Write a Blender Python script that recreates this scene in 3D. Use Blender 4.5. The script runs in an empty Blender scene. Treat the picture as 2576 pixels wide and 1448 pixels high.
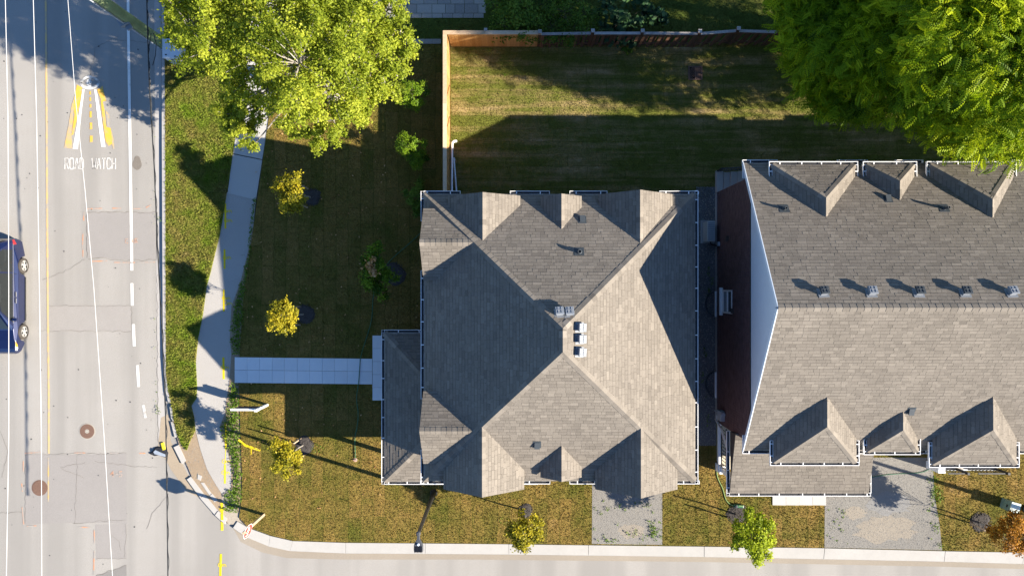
import bpy, bmesh, math, random
import numpy as np
from mathutils import Vector, Matrix

random.seed(7)
RNG = np.random.default_rng(11)
scene = bpy.context.scene
COL = scene.collection

# ------------------------------------------------------------------ camera, sky, sun, exposure
H = 36.0                      # drone height above the lawn
F = 2003.0                    # focal length in pixels of a 2576 px wide picture
cam_d = bpy.data.cameras.new('camera')
cam_d.sensor_width = 36.0
cam_d.lens = 36.0 * F / 2576.0
cam_d.clip_end = 2000.0
cam = bpy.data.objects.new('camera', cam_d)
cam.location = (0, 0, H)
cam.rotation_euler = (0, 0, 0)
COL.objects.link(cam)
scene.camera = cam

SUN_EL, SUN_AZ = 29.5, 17.0   # elevation; degrees south of east
world = bpy.data.worlds.new('World')
scene.world = world
world.use_nodes = True
wn = world.node_tree
wn.nodes.clear()
sky = wn.nodes.new('ShaderNodeTexSky')
sky.sky_type = 'NISHITA'
sky.sun_disc = False
sky.dust_density = 0.1
sky.ozone_density = 6.0
sky.sun_elevation = math.radians(SUN_EL)
sky.sun_rotation = math.radians(90 + SUN_AZ)
bg = wn.nodes.new('ShaderNodeBackground')
bg.inputs['Strength'].default_value = 0.075
wo = wn.nodes.new('ShaderNodeOutputWorld')
wn.links.new(sky.outputs[0], bg.inputs[0])
wn.links.new(bg.outputs[0], wo.inputs[0])

sun_d = bpy.data.lights.new('sun', 'SUN')
sun_d.energy = 5.0
sun_d.angle = math.radians(0.5)
sun_d.color = (1.0, 0.90, 0.75)
sun = bpy.data.objects.new('sun', sun_d)
ce, ca = math.radians(SUN_EL), math.radians(SUN_AZ)
SUNV = Vector((math.cos(ce) * math.cos(ca), -math.cos(ce) * math.sin(ca), math.sin(ce)))
sun.rotation_euler = SUNV.to_track_quat('Z', 'Y').to_euler()
sun.location = SUNV * 60
COL.objects.link(sun)

scene.view_settings.view_transform = 'Standard'
scene.view_settings.look = 'None'
scene.view_settings.gamma = 1.0
scene.view_settings.use_curve_mapping = False
scene.view_settings.exposure = 1.58
scene.render.engine = 'CYCLES'
scene.cycles.max_bounces = 6
scene.cycles.transparent_max_bounces = 4

# ------------------------------------------------------------------ helpers
def G(px, py, z=0.0):
    k = (H - z) / F
    return Vector(((px - 1288.0) * k, (724.0 - py) * k, z))

def thing(name, label, cat, loc=(0, 0, 0), group=None):
    o = bpy.data.objects.new(name, None)
    o.empty_display_size = 0.2
    COL.objects.link(o)
    o.location = loc
    o['label'] = label
    o['category'] = cat
    if group:
        o['group'] = group
    return o

def tag(o, label, cat, group=None):
    o['label'] = label
    o['category'] = cat
    if group:
        o['group'] = group
    return o

def structure(o, label=None):
    o['kind'] = 'structure'
    if label:
        o['label'] = label
    return o

def root_loc(o):
    p = Vector((0, 0, 0))
    while o is not None:
        p += o.location
        o = o.parent
    return p

def link_mesh(name, me, mat, parent=None, smooth=False):
    if mat is not None:
        me.materials.append(mat)
    if smooth:
        me.polygons.foreach_set('use_smooth', [True] * len(me.polygons))
    o = bpy.data.objects.new(name, me)
    COL.objects.link(o)
    if parent is not None:
        o.parent = parent
    return o

def set_tone(me, tones):
    a = me.attributes.new('tone', 'FLOAT', 'FACE')
    a.data.foreach_set('value', np.asarray(tones, dtype=np.float32))

class MB:
    """collects shapes given in world coordinates and links them as one mesh object"""
    def __init__(self):
        self.v, self.f, self.t = [], [], []
    def add(self, verts, faces, tone=0.5):
        b = len(self.v)
        self.v.extend([tuple(p) for p in verts])
        for i, f in enumerate(faces):
            self.f.append([b + q for q in f])
            self.t.append(tone[i] if isinstance(tone, list) else tone)
        return self
    def box(self, c, s, rz=0.0, tone=0.5, m=None, taper=1.0):
        x, y, z = s[0] / 2, s[1] / 2, s[2] / 2
        pts = [Vector((sx * x * (taper if sz > 0 else 1), sy * y * (taper if sz > 0 else 1), sz * z)) for sz in (-1, 1) for sx, sy in ((-1, -1), (1, -1), (1, 1), (-1, 1))]
        R = m if m is not None else Matrix.Rotation(rz, 3, 'Z')
        pts = [R @ p + Vector(c) for p in pts]
        return self.add(pts, [(0, 3, 2, 1), (4, 5, 6, 7), (0, 1, 5, 4), (1, 2, 6, 5), (2, 3, 7, 6), (3, 0, 4, 7)], tone)
    def bar(self, a, b, w, h=None, tone=0.5, up=(0, 0, 1)):
        a, b = Vector(a), Vector(b)
        d = b - a
        L = d.length
        d.normalize()
        upv = Vector(up)
        if abs(d.dot(upv)) > 0.98:
            upv = Vector((1, 0, 0))
        s = d.cross(upv).normalized()
        u = s.cross(d)
        m = Matrix((s, d, u)).transposed()
        return self.box((a + b) / 2, (w, L, h or w), tone=tone, m=m)
    def tube(self, pts, r, n=8, tone=0.5, caps=True):
        pts = [Vector(p) for p in pts]
        rs = r if isinstance(r, (list, tuple)) else [r] * len(pts)
        b = len(self.v)
        ref = None
        for i, p in enumerate(pts):
            d = (pts[min(i + 1, len(pts) - 1)] - pts[max(i - 1, 0)])
            if d.length < 1e-9:
                d = Vector((0, 0, 1))
            d.normalize()
            if ref is None:
                ref = Vector((0, 0, 1)) if abs(d.z) < 0.9 else Vector((1, 0, 0))
            s = d.cross(ref)
            if s.length < 1e-4:
                s = d.cross(Vector((0, 1, 0)))
            s.normalize()
            u = s.cross(d).normalized()
            ref = u
            for k in range(n):
                a = 2 * math.pi * k / n
                self.v.append(tuple(p + (s * math.cos(a) + u * math.sin(a)) * rs[i]))
        for i in range(len(pts) - 1):
            for k in range(n):
                k2 = (k + 1) % n
                self.f.append([b + i * n + k, b + i * n + k2, b + (i + 1) * n + k2, b + (i + 1) * n + k])
                self.t.append(tone)
        if caps:
            self.f.append([b + k for k in range(n)][::-1]); self.t.append(tone)
            e = b + (len(pts) - 1) * n
            self.f.append([e + k for k in range(n)]); self.t.append(tone)
        return self
    def prism(self, poly, z0, z1, tone=0.5):
        """poly: list of (x, y); vertical prism between z0 and z1"""
        n = len(poly)
        ar = sum(poly[i][0] * poly[(i + 1) % n][1] - poly[(i + 1) % n][0] * poly[i][1] for i in range(n))
        if ar < 0:
            poly = poly[::-1]
        v = [(p[0], p[1], z0) for p in poly] + [(p[0], p[1], z1) for p in poly]
        f = [list(range(n, 2 * n)), list(range(n))[::-1]]
        for i in range(n):
            j = (i + 1) % n
            f.append([i, j, n + j, n + i])
        return self.add(v, f, tone)
    def sheet(self, poly, z, tone=0.5):
        n = len(poly)
        ar = sum(poly[i][0] * poly[(i + 1) % n][1] - poly[(i + 1) % n][0] * poly[i][1] for i in range(n))
        if ar < 0:
            poly = poly[::-1]
        return self.add([(p[0], p[1], z) for p in poly], [list(range(n))], tone)
    def disc(self, c, r, h, n=24, tone=0.5, r2=None):
        ring = [(c[0] + r * math.cos(2 * math.pi * k / n), c[1] + r * math.sin(2 * math.pi * k / n)) for k in range(n)]
        return self.prism(ring, c[2], c[2] + h, tone)
    def lathe(self, c, prof, n=20, tone=0.5):
        b = len(self.v)
        for r, z in prof:
            for k in range(n):
                a = 2 * math.pi * k / n
                self.v.append((c[0] + r * math.cos(a), c[1] + r * math.sin(a), c[2] + z))
        for i in range(len(prof) - 1):
            for k in range(n):
                k2 = (k + 1) % n
                self.f.append([b + i * n + k, b + i * n + k2, b + (i + 1) * n + k2, b + (i + 1) * n + k]); self.t.append(tone)
        e = b + (len(prof) - 1) * n
        self.f.append([e + k for k in range(n)]); self.t.append(tone)
        return self
    def stroke(self, pts, w, z, tone=0.5):
        """flat painted line through (x, y) points"""
        pts = [Vector((p[0], p[1])) for p in pts]
        ws = w if isinstance(w, (list, tuple)) else [w] * len(pts)
        L, R = [], []
        for i, p in enumerate(pts):
            d = pts[min(i + 1, len(pts) - 1)] - pts[max(i - 1, 0)]
            if d.length < 1e-9:
                d = Vector((1, 0))
            d.normalize()
            s = Vector((-d.y, d.x))
            L.append(p + s * ws[i] / 2)
            R.append(p - s * ws[i] / 2)
        b = len(self.v)
        n = len(pts)
        self.v.extend([(q.x, q.y, z) for q in L] + [(q.x, q.y, z) for q in R])
        for i in range(n - 1):
            self.f.append([b + n + i, b + n + i + 1, b + i + 1, b + i]); self.t.append(tone)
        return self
    def build(self, name, mat, parent=None, smooth=False, origin=None, bevel=0.0):
        off = root_loc(parent) if parent is not None else Vector(origin if origin is not None else (0, 0, 0))
        me = bpy.data.meshes.new(name)
        v = np.array(self.v, dtype=np.float64) - np.array(off)
        me.from_pydata(v.tolist(), [], self.f)
        set_tone(me, self.t)
        me.update()
        o = link_mesh(name, me, mat, parent, smooth)
        if origin is not None and parent is None:
            o.location = origin
        if bevel:
            m = o.modifiers.new('bevel', 'BEVEL')
            m.width = bevel
            m.segments = 2
            m.limit_method = 'ANGLE'
        return o

def fast_mesh(name, V, nper, tones, mat, parent=None, origin=None):
    """V: (N*nper, 3) array, consecutive nper vertices make one face"""
    off = np.array(root_loc(parent)) if parent is not None else np.array(origin if origin is not None else (0, 0, 0), dtype=float)
    V = np.asarray(V, dtype=np.float32) - off.astype(np.float32)
    nf = len(V) // nper
    me = bpy.data.meshes.new(name)
    me.vertices.add(len(V))
    me.vertices.foreach_set('co', V.ravel())
    me.loops.add(len(V))
    me.loops.foreach_set('vertex_index', np.arange(len(V), dtype=np.int32))
    me.polygons.add(nf)
    me.polygons.foreach_set('loop_start', np.arange(0, len(V), nper, dtype=np.int32))
    set_tone(me, tones)
    me.update()
    me.validate()
    o = link_mesh(name, me, mat, parent)
    if parent is None:
        o.location = tuple(off)
    return o

def pip(poly, x, y):
    """vectorised point in polygon"""
    x, y = np.asarray(x), np.asarray(y)
    ins = np.zeros(x.shape, bool)
    n = len(poly)
    for i in range(n):
        x1, y1 = poly[i][0], poly[i][1]
        x2, y2 = poly[(i + 1) % n][0], poly[(i + 1) % n][1]
        if y1 == y2:
            continue
        c = ((y1 > y) != (y2 > y)) & (x < (x2 - x1) * (y - y1) / (y2 - y1) + x1)
        ins ^= c
    return ins

# ------------------------------------------------------------------ materials
class NT:
    def __init__(self, name):
        self.mat = bpy.data.materials.new(name)
        self.mat.use_nodes = True
        self.t = self.mat.node_tree
        self.t.nodes.clear()
        self.out = self.t.nodes.new('ShaderNodeOutputMaterial')
        self.geo = None
    def n(self, typ, **kw):
        nd = self.t.nodes.new('ShaderNode' + typ)
        for k, v in kw.items():
            setattr(nd, k, v)
        return nd
    def l(self, a, b):
        self.t.links.new(a, b)
    def pos(self):
        if self.geo is None:
            self.geo = self.n('NewGeometry')
        return self.geo.outputs['Position']
    def mapped(self, scale=(1, 1, 1), rot=0.0, loc=(0, 0, 0)):
        m = self.n('Mapping')
        m.inputs['Scale'].default_value = scale
        m.inputs['Rotation'].default_value = (0, 0, rot)
        m.inputs['Location'].default_value = loc
        self.l(self.pos(), m.inputs['Vector'])
        return m.outputs[0]
    def noise(self, scale, detail=4, rough=0.6, vec=None, dist=0.0):
        nd = self.n('TexNoise')
        nd.inputs['Scale'].default_value = scale
        nd.inputs['Detail'].default_value = detail
        nd.inputs['Roughness'].default_value = rough
        nd.inputs['Distortion'].default_value = dist
        self.l(vec if vec is not None else self.pos(), nd.inputs['Vector'])
        return nd.outputs['Fac']
    def ramp(self, fac, stops, interp='LINEAR'):
        r = self.n('ValToRGB')
        cr = r.color_ramp
        cr.interpolation = interp
        while len(cr.elements) < len(stops):
            cr.elements.new(0.5)
        for e, (p, c) in zip(cr.elements, stops):
            e.position = p
            e.color = tuple(c) + (1,) if len(c) == 3 else c
        self.l(fac, r.inputs[0])
        return r.outputs[0]
    def mix(self, fac, a, b, mode='MIX'):
        m = self.n('Mix', data_type='RGBA', blend_type=mode)
        for sock, v in ((m.inputs[0], fac), (m.inputs[6], a), (m.inputs[7], b)):
            if hasattr(v, 'is_linked'):
                self.l(v, sock)
            elif isinstance(v, (int, float)):
                sock.default_value = v
            else:
                sock.default_value = tuple(v) + (1,)
        return m.outputs[2]
    def math(self, op, a, b=None):
        m = self.n('Math', operation=op)
        for i, v in enumerate((a, b)):
            if v is None:
                continue
            if hasattr(v, 'is_linked'):
                self.l(v, m.inputs[i])
            else:
                m.inputs[i].default_value = v
        return m.outputs[0]
    def tone(self):
        a = self.n('Attribute', attribute_name='tone')
        return a.outputs['Fac']
    def bump(self, hgt, strength=0.3, dist=0.02):
        b = self.n('Bump')
        b.inputs['Strength'].default_value = strength
        b.inputs['Distance'].default_value = dist
        self.l(hgt, b.inputs['Height'])
        return b.outputs[0]
    def bsdf(self, col, rough=0.8, metal=0.0, normal=None, spec=0.3, coat=0.0):
        p = self.n('BsdfPrincipled')
        if hasattr(col, 'is_linked'):
            self.l(col, p.inputs['Base Color'])
        else:
            p.inputs['Base Color'].default_value = tuple(col) + (1,)
        if hasattr(rough, 'is_linked'):
            self.l(rough, p.inputs['Roughness'])
        else:
            p.inputs['Roughness'].default_value = rough
        p.inputs['Metallic'].default_value = metal
        p.inputs['Specular IOR Level'].default_value = spec
        p.inputs['Coat Weight'].default_value = coat
        if normal is not None:
            self.l(normal, p.inputs['Normal'])
        self.l(p.outputs[0], self.out.inputs[0])
        return self.mat

def scl(c, k):
    return tuple(x * k for x in c)

def plain(name, col, rough=0.6, metal=0.0, var=0.12, scale=6.0, bump=0.0, spec=0.3, coat=0.0):
    n = NT(name)
    f = n.noise(scale, 5, 0.65)
    c = n.ramp(f, [(0.25, scl(col, 1 - var)), (0.75, scl(col, 1 + var))])
    nm = n.bump(n.noise(scale * 12, 3), bump, 0.01) if bump else None
    return n.bsdf(c, rough, metal, nm, spec, coat)

def asphalt(name, col, var=0.10, speck=0.25, streak=0.0, warm=None):
    n = NT(name)
    big = n.noise(0.22, 5, 0.6)
    mid = n.noise(2.2, 5, 0.7)
    fine = n.noise(38.0, 2, 0.8)
    c = n.ramp(big, [(0.3, scl(col, 1 - var)), (0.7, scl(col, 1 + var))])
    c = n.mix(n.math('MULTIPLY', n.ramp(mid, [(0.35, (0, 0, 0)), (0.7, (1, 1, 1))]), 0.35), c, warm or scl(col, 0.86))
    c = n.mix(speck, c, n.ramp(fine, [(0.30, scl(col, 0.35)), (0.5, col), (0.72, scl(col, 1.7))]))
    if streak:
        st = n.noise(1.0, 3, 0.5, n.mapped((0.85, 0.03, 1)))
        c = n.mix(n.math('MULTIPLY', n.ramp(st, [(0.42, (0, 0, 0)), (0.62, (1, 1, 1))]), streak), c, scl(col, 0.74))
    return n.bsdf(c, 0.9, 0, n.bump(fine, 0.35, 0.01), 0.2)

def concrete(name, col, var=0.07, stain=0.25):
    n = NT(name)
    c = n.ramp(n.noise(0.9, 5, 0.65), [(0.3, scl(col, 1 - var)), (0.7, scl(col, 1 + var))])
    st = n.ramp(n.noise(3.1, 6, 0.75), [(0.5, (0, 0, 0)), (0.75, (1, 1, 1))])
    c = n.mix(n.math('MULTIPLY', st, stain), c, scl(col, 0.72))
    t = n.tone()
    c = n.mix(0.5, c, n.mix(t, scl(col, 0.78), scl(col, 1.15)))
    fine = n.noise(55, 3, 0.7)
    c = n.mix(0.14, c, n.ramp(fine, [(0.3, scl(col, 0.5)), (0.7, scl(col, 1.4))]))
    return n.bsdf(c, 0.88, 0, n.bump(fine, 0.25, 0.006), 0.2)

def lawn_mat(name, green, dry, bare, dry_lo, dry_hi, sod=0.0, sod_rot=0.0, stripe=0.0):
    n = NT(name)
    patch = n.noise(0.42, 6, 0.74)
    mid = n.noise(1.9, 5, 0.7)
    fine = n.noise(16.0, 4, 0.8)
    if sod:
        br = n.n('TexBrick')
        br.inputs['Scale'].default_value = 1.0
        br.inputs['Brick Width'].default_value = 1.75
        br.inputs['Row Height'].default_value = 0.56
        br.inputs['Mortar Size'].default_value = 0.022
        br.inputs['Mortar Smooth'].default_value = 0.9
        br.inputs['Color1'].default_value = (0.2, 0.2, 0.2, 1)
        br.inputs['Color2'].default_value = (0.8, 0.8, 0.8, 1)
        br.inputs['Mortar'].default_value = (0.0, 0.0, 0.0, 1)
        wob = n.n('VectorMath', operation='ADD')
        nz = n.n('TexNoise')
        nz.inputs['Scale'].default_value = 1.1
        n.l(n.pos(), nz.inputs['Vector'])
        sc = n.n('VectorMath', operation='SCALE')
        n.l(nz.outputs['Color'], sc.inputs[0])
        sc.inputs['Scale'].default_value = 0.22
        n.l(n.mapped((1, 1, 1), sod_rot), wob.inputs[0])
        n.l(sc.outputs[0], wob.inputs[1])
        n.l(wob.outputs[0], br.inputs['Vector'])
        tonef = n.n('RGBToBW')
        n.l(br.outputs['Color'], tonef.inputs[0])
        f = n.math('ADD', n.math('MULTIPLY', patch, 0.72), n.math('MULTIPLY', tonef.outputs[0], sod))
        f = n.math('ADD', f, n.math('MULTIPLY', mid, 0.22))
    else:
        f = n.math('ADD', n.math('MULTIPLY', patch, 0.8), n.math('MULTIPLY', mid, 0.25))
    if stripe:
        sw = n.noise(1.0, 4, 0.6, n.mapped((0.22, 2.6, 1)))
        f = n.math('ADD', f, n.math('MULTIPLY', n.math('SUBTRACT', sw, 0.5), stripe))
    c = n.ramp(f, [(dry_lo, green), ((dry_lo + dry_hi) / 2, tuple((a + b) / 2 for a, b in zip(green, dry))), (dry_hi, dry), (min(1, dry_hi + 0.16), bare)])
    c = n.mix(0.75, c, n.ramp(fine, [(0.28, (0.42, 0.42, 0.42)), (0.5, (1, 1, 1)), (0.75, (1.6, 1.55, 1.4))]), 'MULTIPLY')
    if sod:
        c = n.mix(n.math('MULTIPLY', br.outputs['Fac'], 0.45), c, scl(green, 0.6))
    c = n.mix(0.5, c, n.mix(n.tone(), (0.62, 0.62, 0.62), (1.4, 1.4, 1.4)), 'MULTIPLY')
    return n.bsdf(c, 0.9, 0, n.bump(n.math('ADD', fine, mid), 0.9, 0.06), 0.12)

def leaf_mat(name, dark, mid, light, trans=0.35, gloss=0.35):
    n = NT(name)
    c = n.ramp(n.tone(), [(0.0, dark), (0.5, mid), (1.0, light)])
    p = n.n('BsdfPrincipled')
    n.l(c, p.inputs['Base Color'])
    p.inputs['Roughness'].default_value = 0.5
    p.inputs['Specular IOR Level'].default_value = gloss * 0.4
    tr = n.n('BsdfTranslucent')
    n.l(n.mix(1.0, c, (1.15, 1.1, 0.5), 'MULTIPLY'), tr.inputs[0])
    ms = n.n('MixShader')
    ms.inputs[0].default_value = trans
    n.l(p.outputs[0], ms.inputs[1])
    n.l(tr.outputs[0], ms.inputs[2])
    n.l(ms.outputs[0], n.out.inputs[0])
    return n.mat

def toned(name, lo, hi, rough=0.85, scale=30.0, grain=0.25, spec=0.2, stretch=None, bump=0.25, stain=0.0):
    """a material whose colour differs from piece to piece (tone) with fine grain"""
    n = NT(name)
    c = n.mix(n.tone(), lo, hi)
    vec = n.mapped(stretch) if stretch else None
    fine = n.noise(scale, 4, 0.75, vec)
    if stain:
        big = n.noise(0.55, 5, 0.7)
        c = n.mix(1.0, c, n.ramp(big, [(0.3, (1 - stain,) * 3), (0.7, (1 + stain * 0.6,) * 3)]), 'MULTIPLY')
    c = n.mix(grain, c, n.mix(n.ramp(fine, [(0.3, (0, 0, 0)), (0.7, (1, 1, 1))]), scl(lo, 0.5), scl(hi, 1.5)))
    return n.bsdf(c, rough, 0, n.bump(fine, bump, 0.008), spec)

def paint_mat(name, col, under, wear=0.5, scale=3.0):
    n = NT(name)
    f = n.math('ADD', n.math('MULTIPLY', n.noise(scale, 6, 0.75), 0.7), n.math('MULTIPLY', n.noise(45, 3, 0.7), 0.3))
    c = n.mix(n.ramp(f, [(wear - 0.08, (0, 0, 0)), (wear + 0.08, (1, 1, 1))]), col, under)
    return n.bsdf(c, 0.85, 0, None, 0.2)

ROADC = (0.300, 0.286, 0.266)
M = {}
M['ground'] = plain('ground earth', (0.10, 0.11, 0.05), 0.95, var=0.3, scale=0.6)
M['road'] = asphalt('sun bleached asphalt', ROADC, 0.12, 0.42, 0.6, (0.285, 0.262, 0.232))
M['patch'] = asphalt('asphalt patch', (0.258, 0.243, 0.230), 0.07, 0.28)
M['newpatch'] = asphalt('dark asphalt seam', (0.20, 0.19, 0.18), 0.08, 0.3)
M['path'] = asphalt('path asphalt', (0.345, 0.330, 0.31), 0.14, 0.5, 0.0, (0.29, 0.265, 0.235))
M['crack'] = plain('road crack', (0.165, 0.148, 0.13), 0.95, var=0.3, scale=9)
M['kerb'] = concrete('pale kerb concrete', (0.385, 0.372, 0.35), 0.12, 0.55)
M['oldkerb'] = concrete('old kerb concrete', (0.36, 0.345, 0.33), 0.08, 0.3)
M['slab'] = concrete('walkway slab', (0.64, 0.66, 0.68), 0.05, 0.15)
M['sidewalk'] = concrete('sidewalk concrete', (0.42, 0.41, 0.39), 0.06, 0.15)
M['paver'] = toned('driveway paver', (0.20, 0.19, 0.18), (0.34, 0.32, 0.29), 0.88, 22, 0.3)
M['gravel'] = asphalt('crushed limestone', (0.205, 0.196, 0.180), 0.28, 0.6, 0, (0.235, 0.20, 0.155))
M['sidegravel'] = asphalt('side yard gravel', (0.13, 0.13, 0.13), 0.15, 0.5)
M['pebble'] = toned('loose stone', (0.13, 0.125, 0.115), (0.37, 0.355, 0.33), 0.9, 40, 0.2)
M['soil'] = asphalt('bare soil', (0.27, 0.205, 0.14), 0.2, 0.4, 0, (0.33, 0.27, 0.20))
M['mulch'] = toned('dark mulch', (0.014, 0.013, 0.013), (0.10, 0.088, 0.08), 0.95, 40, 0.4)
M['lawn'] = lawn_mat('front lawn', (0.105, 0.106, 0.018), (0.238, 0.158, 0.046), (0.30, 0.212, 0.110), 0.43, 0.70, 0.20, math.pi / 2)
M['backlawn'] = lawn_mat('back lawn', (0.120, 0.132, 0.024), (0.235, 0.188, 0.070), (0.42, 0.315, 0.165), 0.44, 0.62, 0.10, 0.0, 0.85)
M['verge'] = lawn_mat('verge grass', (0.155, 0.235, 0.018), (0.255, 0.225, 0.060), (0.36, 0.28, 0.14), 0.42, 0.60)
M['yard'] = lawn_mat('neighbour grass', (0.07, 0.095, 0.016), (0.12, 0.12, 0.03), (0.18, 0.15, 0.06), 0.50, 0.75)
M['weed'] = leaf_mat('weed leaf', (0.04, 0.08, 0.008), (0.10, 0.18, 0.015), (0.20, 0.30, 0.03), 0.3)
M['shingle'] = toned('asphalt shingle', (0.064, 0.056, 0.049), (0.266, 0.236, 0.200), 0.93, 60, 0.28, 0.1, stain=0.17)
M['deck'] = plain('roof deck', (0.11, 0.095, 0.08), 0.95, var=0.1, scale=12)
M['white'] = plain('white aluminium', (0.80, 0.80, 0.80), 0.35, var=0.04, scale=4, spec=0.5)
M['gutterin'] = plain('dirty gutter trough', (0.035, 0.036, 0.04), 0.6, var=0.4, scale=7)
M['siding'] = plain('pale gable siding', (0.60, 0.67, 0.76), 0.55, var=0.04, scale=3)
M['fascia'] = plain('dark fascia', (0.06, 0.05, 0.045), 0.7, var=0.2)
M['brick'] = toned('brown red brick', (0.072, 0.044, 0.044), (0.165, 0.098, 0.096), 0.9, 25, 0.25)
M['mortar'] = plain('mortar', (0.36, 0.33, 0.31), 0.95, var=0.15, scale=9)
M['cedar'] = toned('new cedar board', (0.31, 0.155, 0.048), (0.51, 0.30, 0.115), 0.7, 9, 0.35, 0.25, (6, 6, 0.6))
M['cap'] = toned('pale fence cap', (0.42, 0.29, 0.18), (0.60, 0.46, 0.32), 0.75, 9, 0.2)
M['oldwood'] = toned('weathered fence board', (0.065, 0.036, 0.024), (0.20, 0.105, 0.062), 0.9, 9, 0.4, 0.15, (6, 6, 0.6))
M['oldcap'] = toned('weathered fence cap', (0.22, 0.20, 0.19), (0.36, 0.34, 0.32), 0.85, 9, 0.3)
M['stake'] = toned('wooden stake', (0.33, 0.23, 0.14), (0.48, 0.36, 0.25), 0.85, 12, 0.3)
M['bark'] = toned('grey bark', (0.16, 0.14, 0.12), (0.36, 0.33, 0.29), 0.92, 14, 0.4)
M['darkbark'] = toned('dark bark', (0.05, 0.04, 0.03), (0.12, 0.10, 0.08), 0.92, 14, 0.4)
M['maple'] = leaf_mat('yellow green leaf', (0.12, 0.165, 0.014), (0.30, 0.365, 0.030), (0.50, 0.53, 0.060), 0.50)
M['frond'] = leaf_mat('compound green leaf', (0.030, 0.070, 0.004), (0.165, 0.260, 0.006), (0.40, 0.47, 0.012), 0.38, 0.25)
M['shrub'] = leaf_mat('shrub needle leaf', (0.04, 0.09, 0.008), (0.14, 0.24, 0.014), (0.27, 0.38, 0.025), 0.35)
M['bush'] = leaf_mat('hedge leaf', (0.025, 0.06, 0.008), (0.075, 0.145, 0.016), (0.15, 0.235, 0.03), 0.35)
M['bigleaf'] = leaf_mat('broad leaf', (0.012, 0.035, 0.014), (0.03, 0.075, 0.03), (0.06, 0.12, 0.04), 0.2)
M['gold'] = leaf_mat('golden young leaf', (0.10, 0.11, 0.010), (0.30, 0.27, 0.018), (0.52, 0.42, 0.03), 0.35)
M['lime'] = leaf_mat('lime young leaf', (0.09, 0.13, 0.008), (0.25, 0.32, 0.016), (0.42, 0.48, 0.03), 0.4)
M['rust'] = leaf_mat('rusty autumn leaf', (0.13, 0.06, 0.008), (0.34, 0.15, 0.015), (0.52, 0.27, 0.03), 0.3)
M['deadleaf'] = leaf_mat('withered leaf', (0.25, 0.13, 0.05), (0.50, 0.29, 0.13), (0.62, 0.40, 0.20), 0.2)
M['black'] = plain('black metal', (0.018, 0.018, 0.020), 0.45, var=0.2, scale=5, spec=0.5)
M['lampgrey'] = plain('lamp housing', (0.05, 0.055, 0.065), 0.5, var=0.15, scale=5, spec=0.5)
M['glassdisc'] = plain('photocell lens', (0.55, 0.60, 0.68), 0.2, var=0.05, spec=0.6)
M['iron'] = toned('rusty cast iron', (0.085, 0.045, 0.032), (0.20, 0.125, 0.095), 0.8, 30, 0.35, 0.3)
M['ironpale'] = toned('pale cast iron', (0.22, 0.20, 0.17), (0.42, 0.39, 0.34), 0.8, 30, 0.3)
M['hole'] = plain('dark opening', (0.006, 0.006, 0.006), 0.95, var=0.2)
M['linewhite'] = paint_mat('worn white line', (0.72, 0.71, 0.68), ROADC, 0.62)
M['fadewhite'] = paint_mat('faded white lettering', (0.68, 0.67, 0.64), ROADC, 0.535, 2.2)
M['lineyellow'] = paint_mat('worn yellow line', (0.56, 0.385, 0.16), ROADC, 0.54)
M['paintyellow'] = paint_mat('yellow road paint', (0.62, 0.37, 0.055), ROADC, 0.58)
M['fadeyellow'] = paint_mat('faded yellow road paint', (0.56, 0.36, 0.11), ROADC, 0.50, 2.0)
M['sprayorange'] = paint_mat('orange spray', (0.62, 0.24, 0.09), ROADC, 0.47)
M['sprayyellow'] = paint_mat('yellow spray', (0.64, 0.50, 0.012), (0.30, 0.28, 0.20), 0.62, 6)
M['cable'] = plain('black cable', (0.02, 0.022, 0.025), 0.5, var=0.3)
M['wire'] = plain('pale sleeved wire', (0.50, 0.50, 0.50), 0.35, var=0.04, spec=0.5)
M['greenpole'] = plain('green treated timber', (0.17, 0.22, 0.11), 0.85, var=0.30, scale=1.6)
M['conduit'] = plain('grey conduit', (0.33, 0.36, 0.40), 0.5, var=0.1)
M['cabinet'] = plain('pale cabinet enamel', (0.55, 0.60, 0.66), 0.4, var=0.04, spec=0.5)
M['pedestal'] = plain('grey green cabinet', (0.16, 0.24, 0.20), 0.5, var=0.08)
M['pedtop'] = plain('pale cabinet lid', (0.52, 0.60, 0.55), 0.45, var=0.05)
M['vent'] = plain('grey roof vent', (0.20, 0.22, 0.25), 0.5, var=0.08)
M['ventdark'] = plain('dark roof vent', (0.045, 0.055, 0.065), 0.6, var=0.15)
M['ventpale'] = plain('pale roof vent', (0.58, 0.60, 0.62), 0.45, var=0.05)
M['rubber'] = plain('black rubber', (0.02, 0.02, 0.02), 0.7, var=0.2)
M['hose'] = plain('green hose', (0.03, 0.12, 0.06), 0.4, var=0.15, spec=0.5)
M['palehose'] = plain('pale green hose', (0.20, 0.30, 0.11), 0.4, var=0.15, spec=0.5)
M['tyre'] = plain('dusty tyre', (0.055, 0.048, 0.042), 0.85, var=0.2)
M['rim'] = plain('alloy rim', (0.62, 0.61, 0.59), 0.35, 0.55, var=0.05, spec=0.5)
M['carpaint'] = plain('dark blue car paint', (0.006, 0.013, 0.060), 0.22, 0.35, var=0.1, spec=0.6, coat=0.8)
M['glass'] = plain('tinted car glass', (0.010, 0.013, 0.014), 0.06, var=0.1, spec=0.8)
M['chrome'] = plain('chrome trim', (0.75, 0.75, 0.77), 0.15, 0.9, var=0.03)
M['redlens'] = plain('red lamp lens', (0.45, 0.015, 0.02), 0.15, var=0.1, spec=0.7)
M['amberlens'] = plain('amber lamp lens', (0.70, 0.28, 0.02), 0.15, var=0.1, spec=0.7)
M['clearlens'] = plain('clear lamp lens', (0.6, 0.62, 0.66), 0.1, var=0.05, spec=0.8)
M['signred'] = plain('red sign sheeting', (0.56, 0.045, 0.03), 0.45, var=0.05)
M['signwhite'] = plain('white sign sheeting', (0.80, 0.80, 0.80), 0.45, var=0.03)
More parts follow.
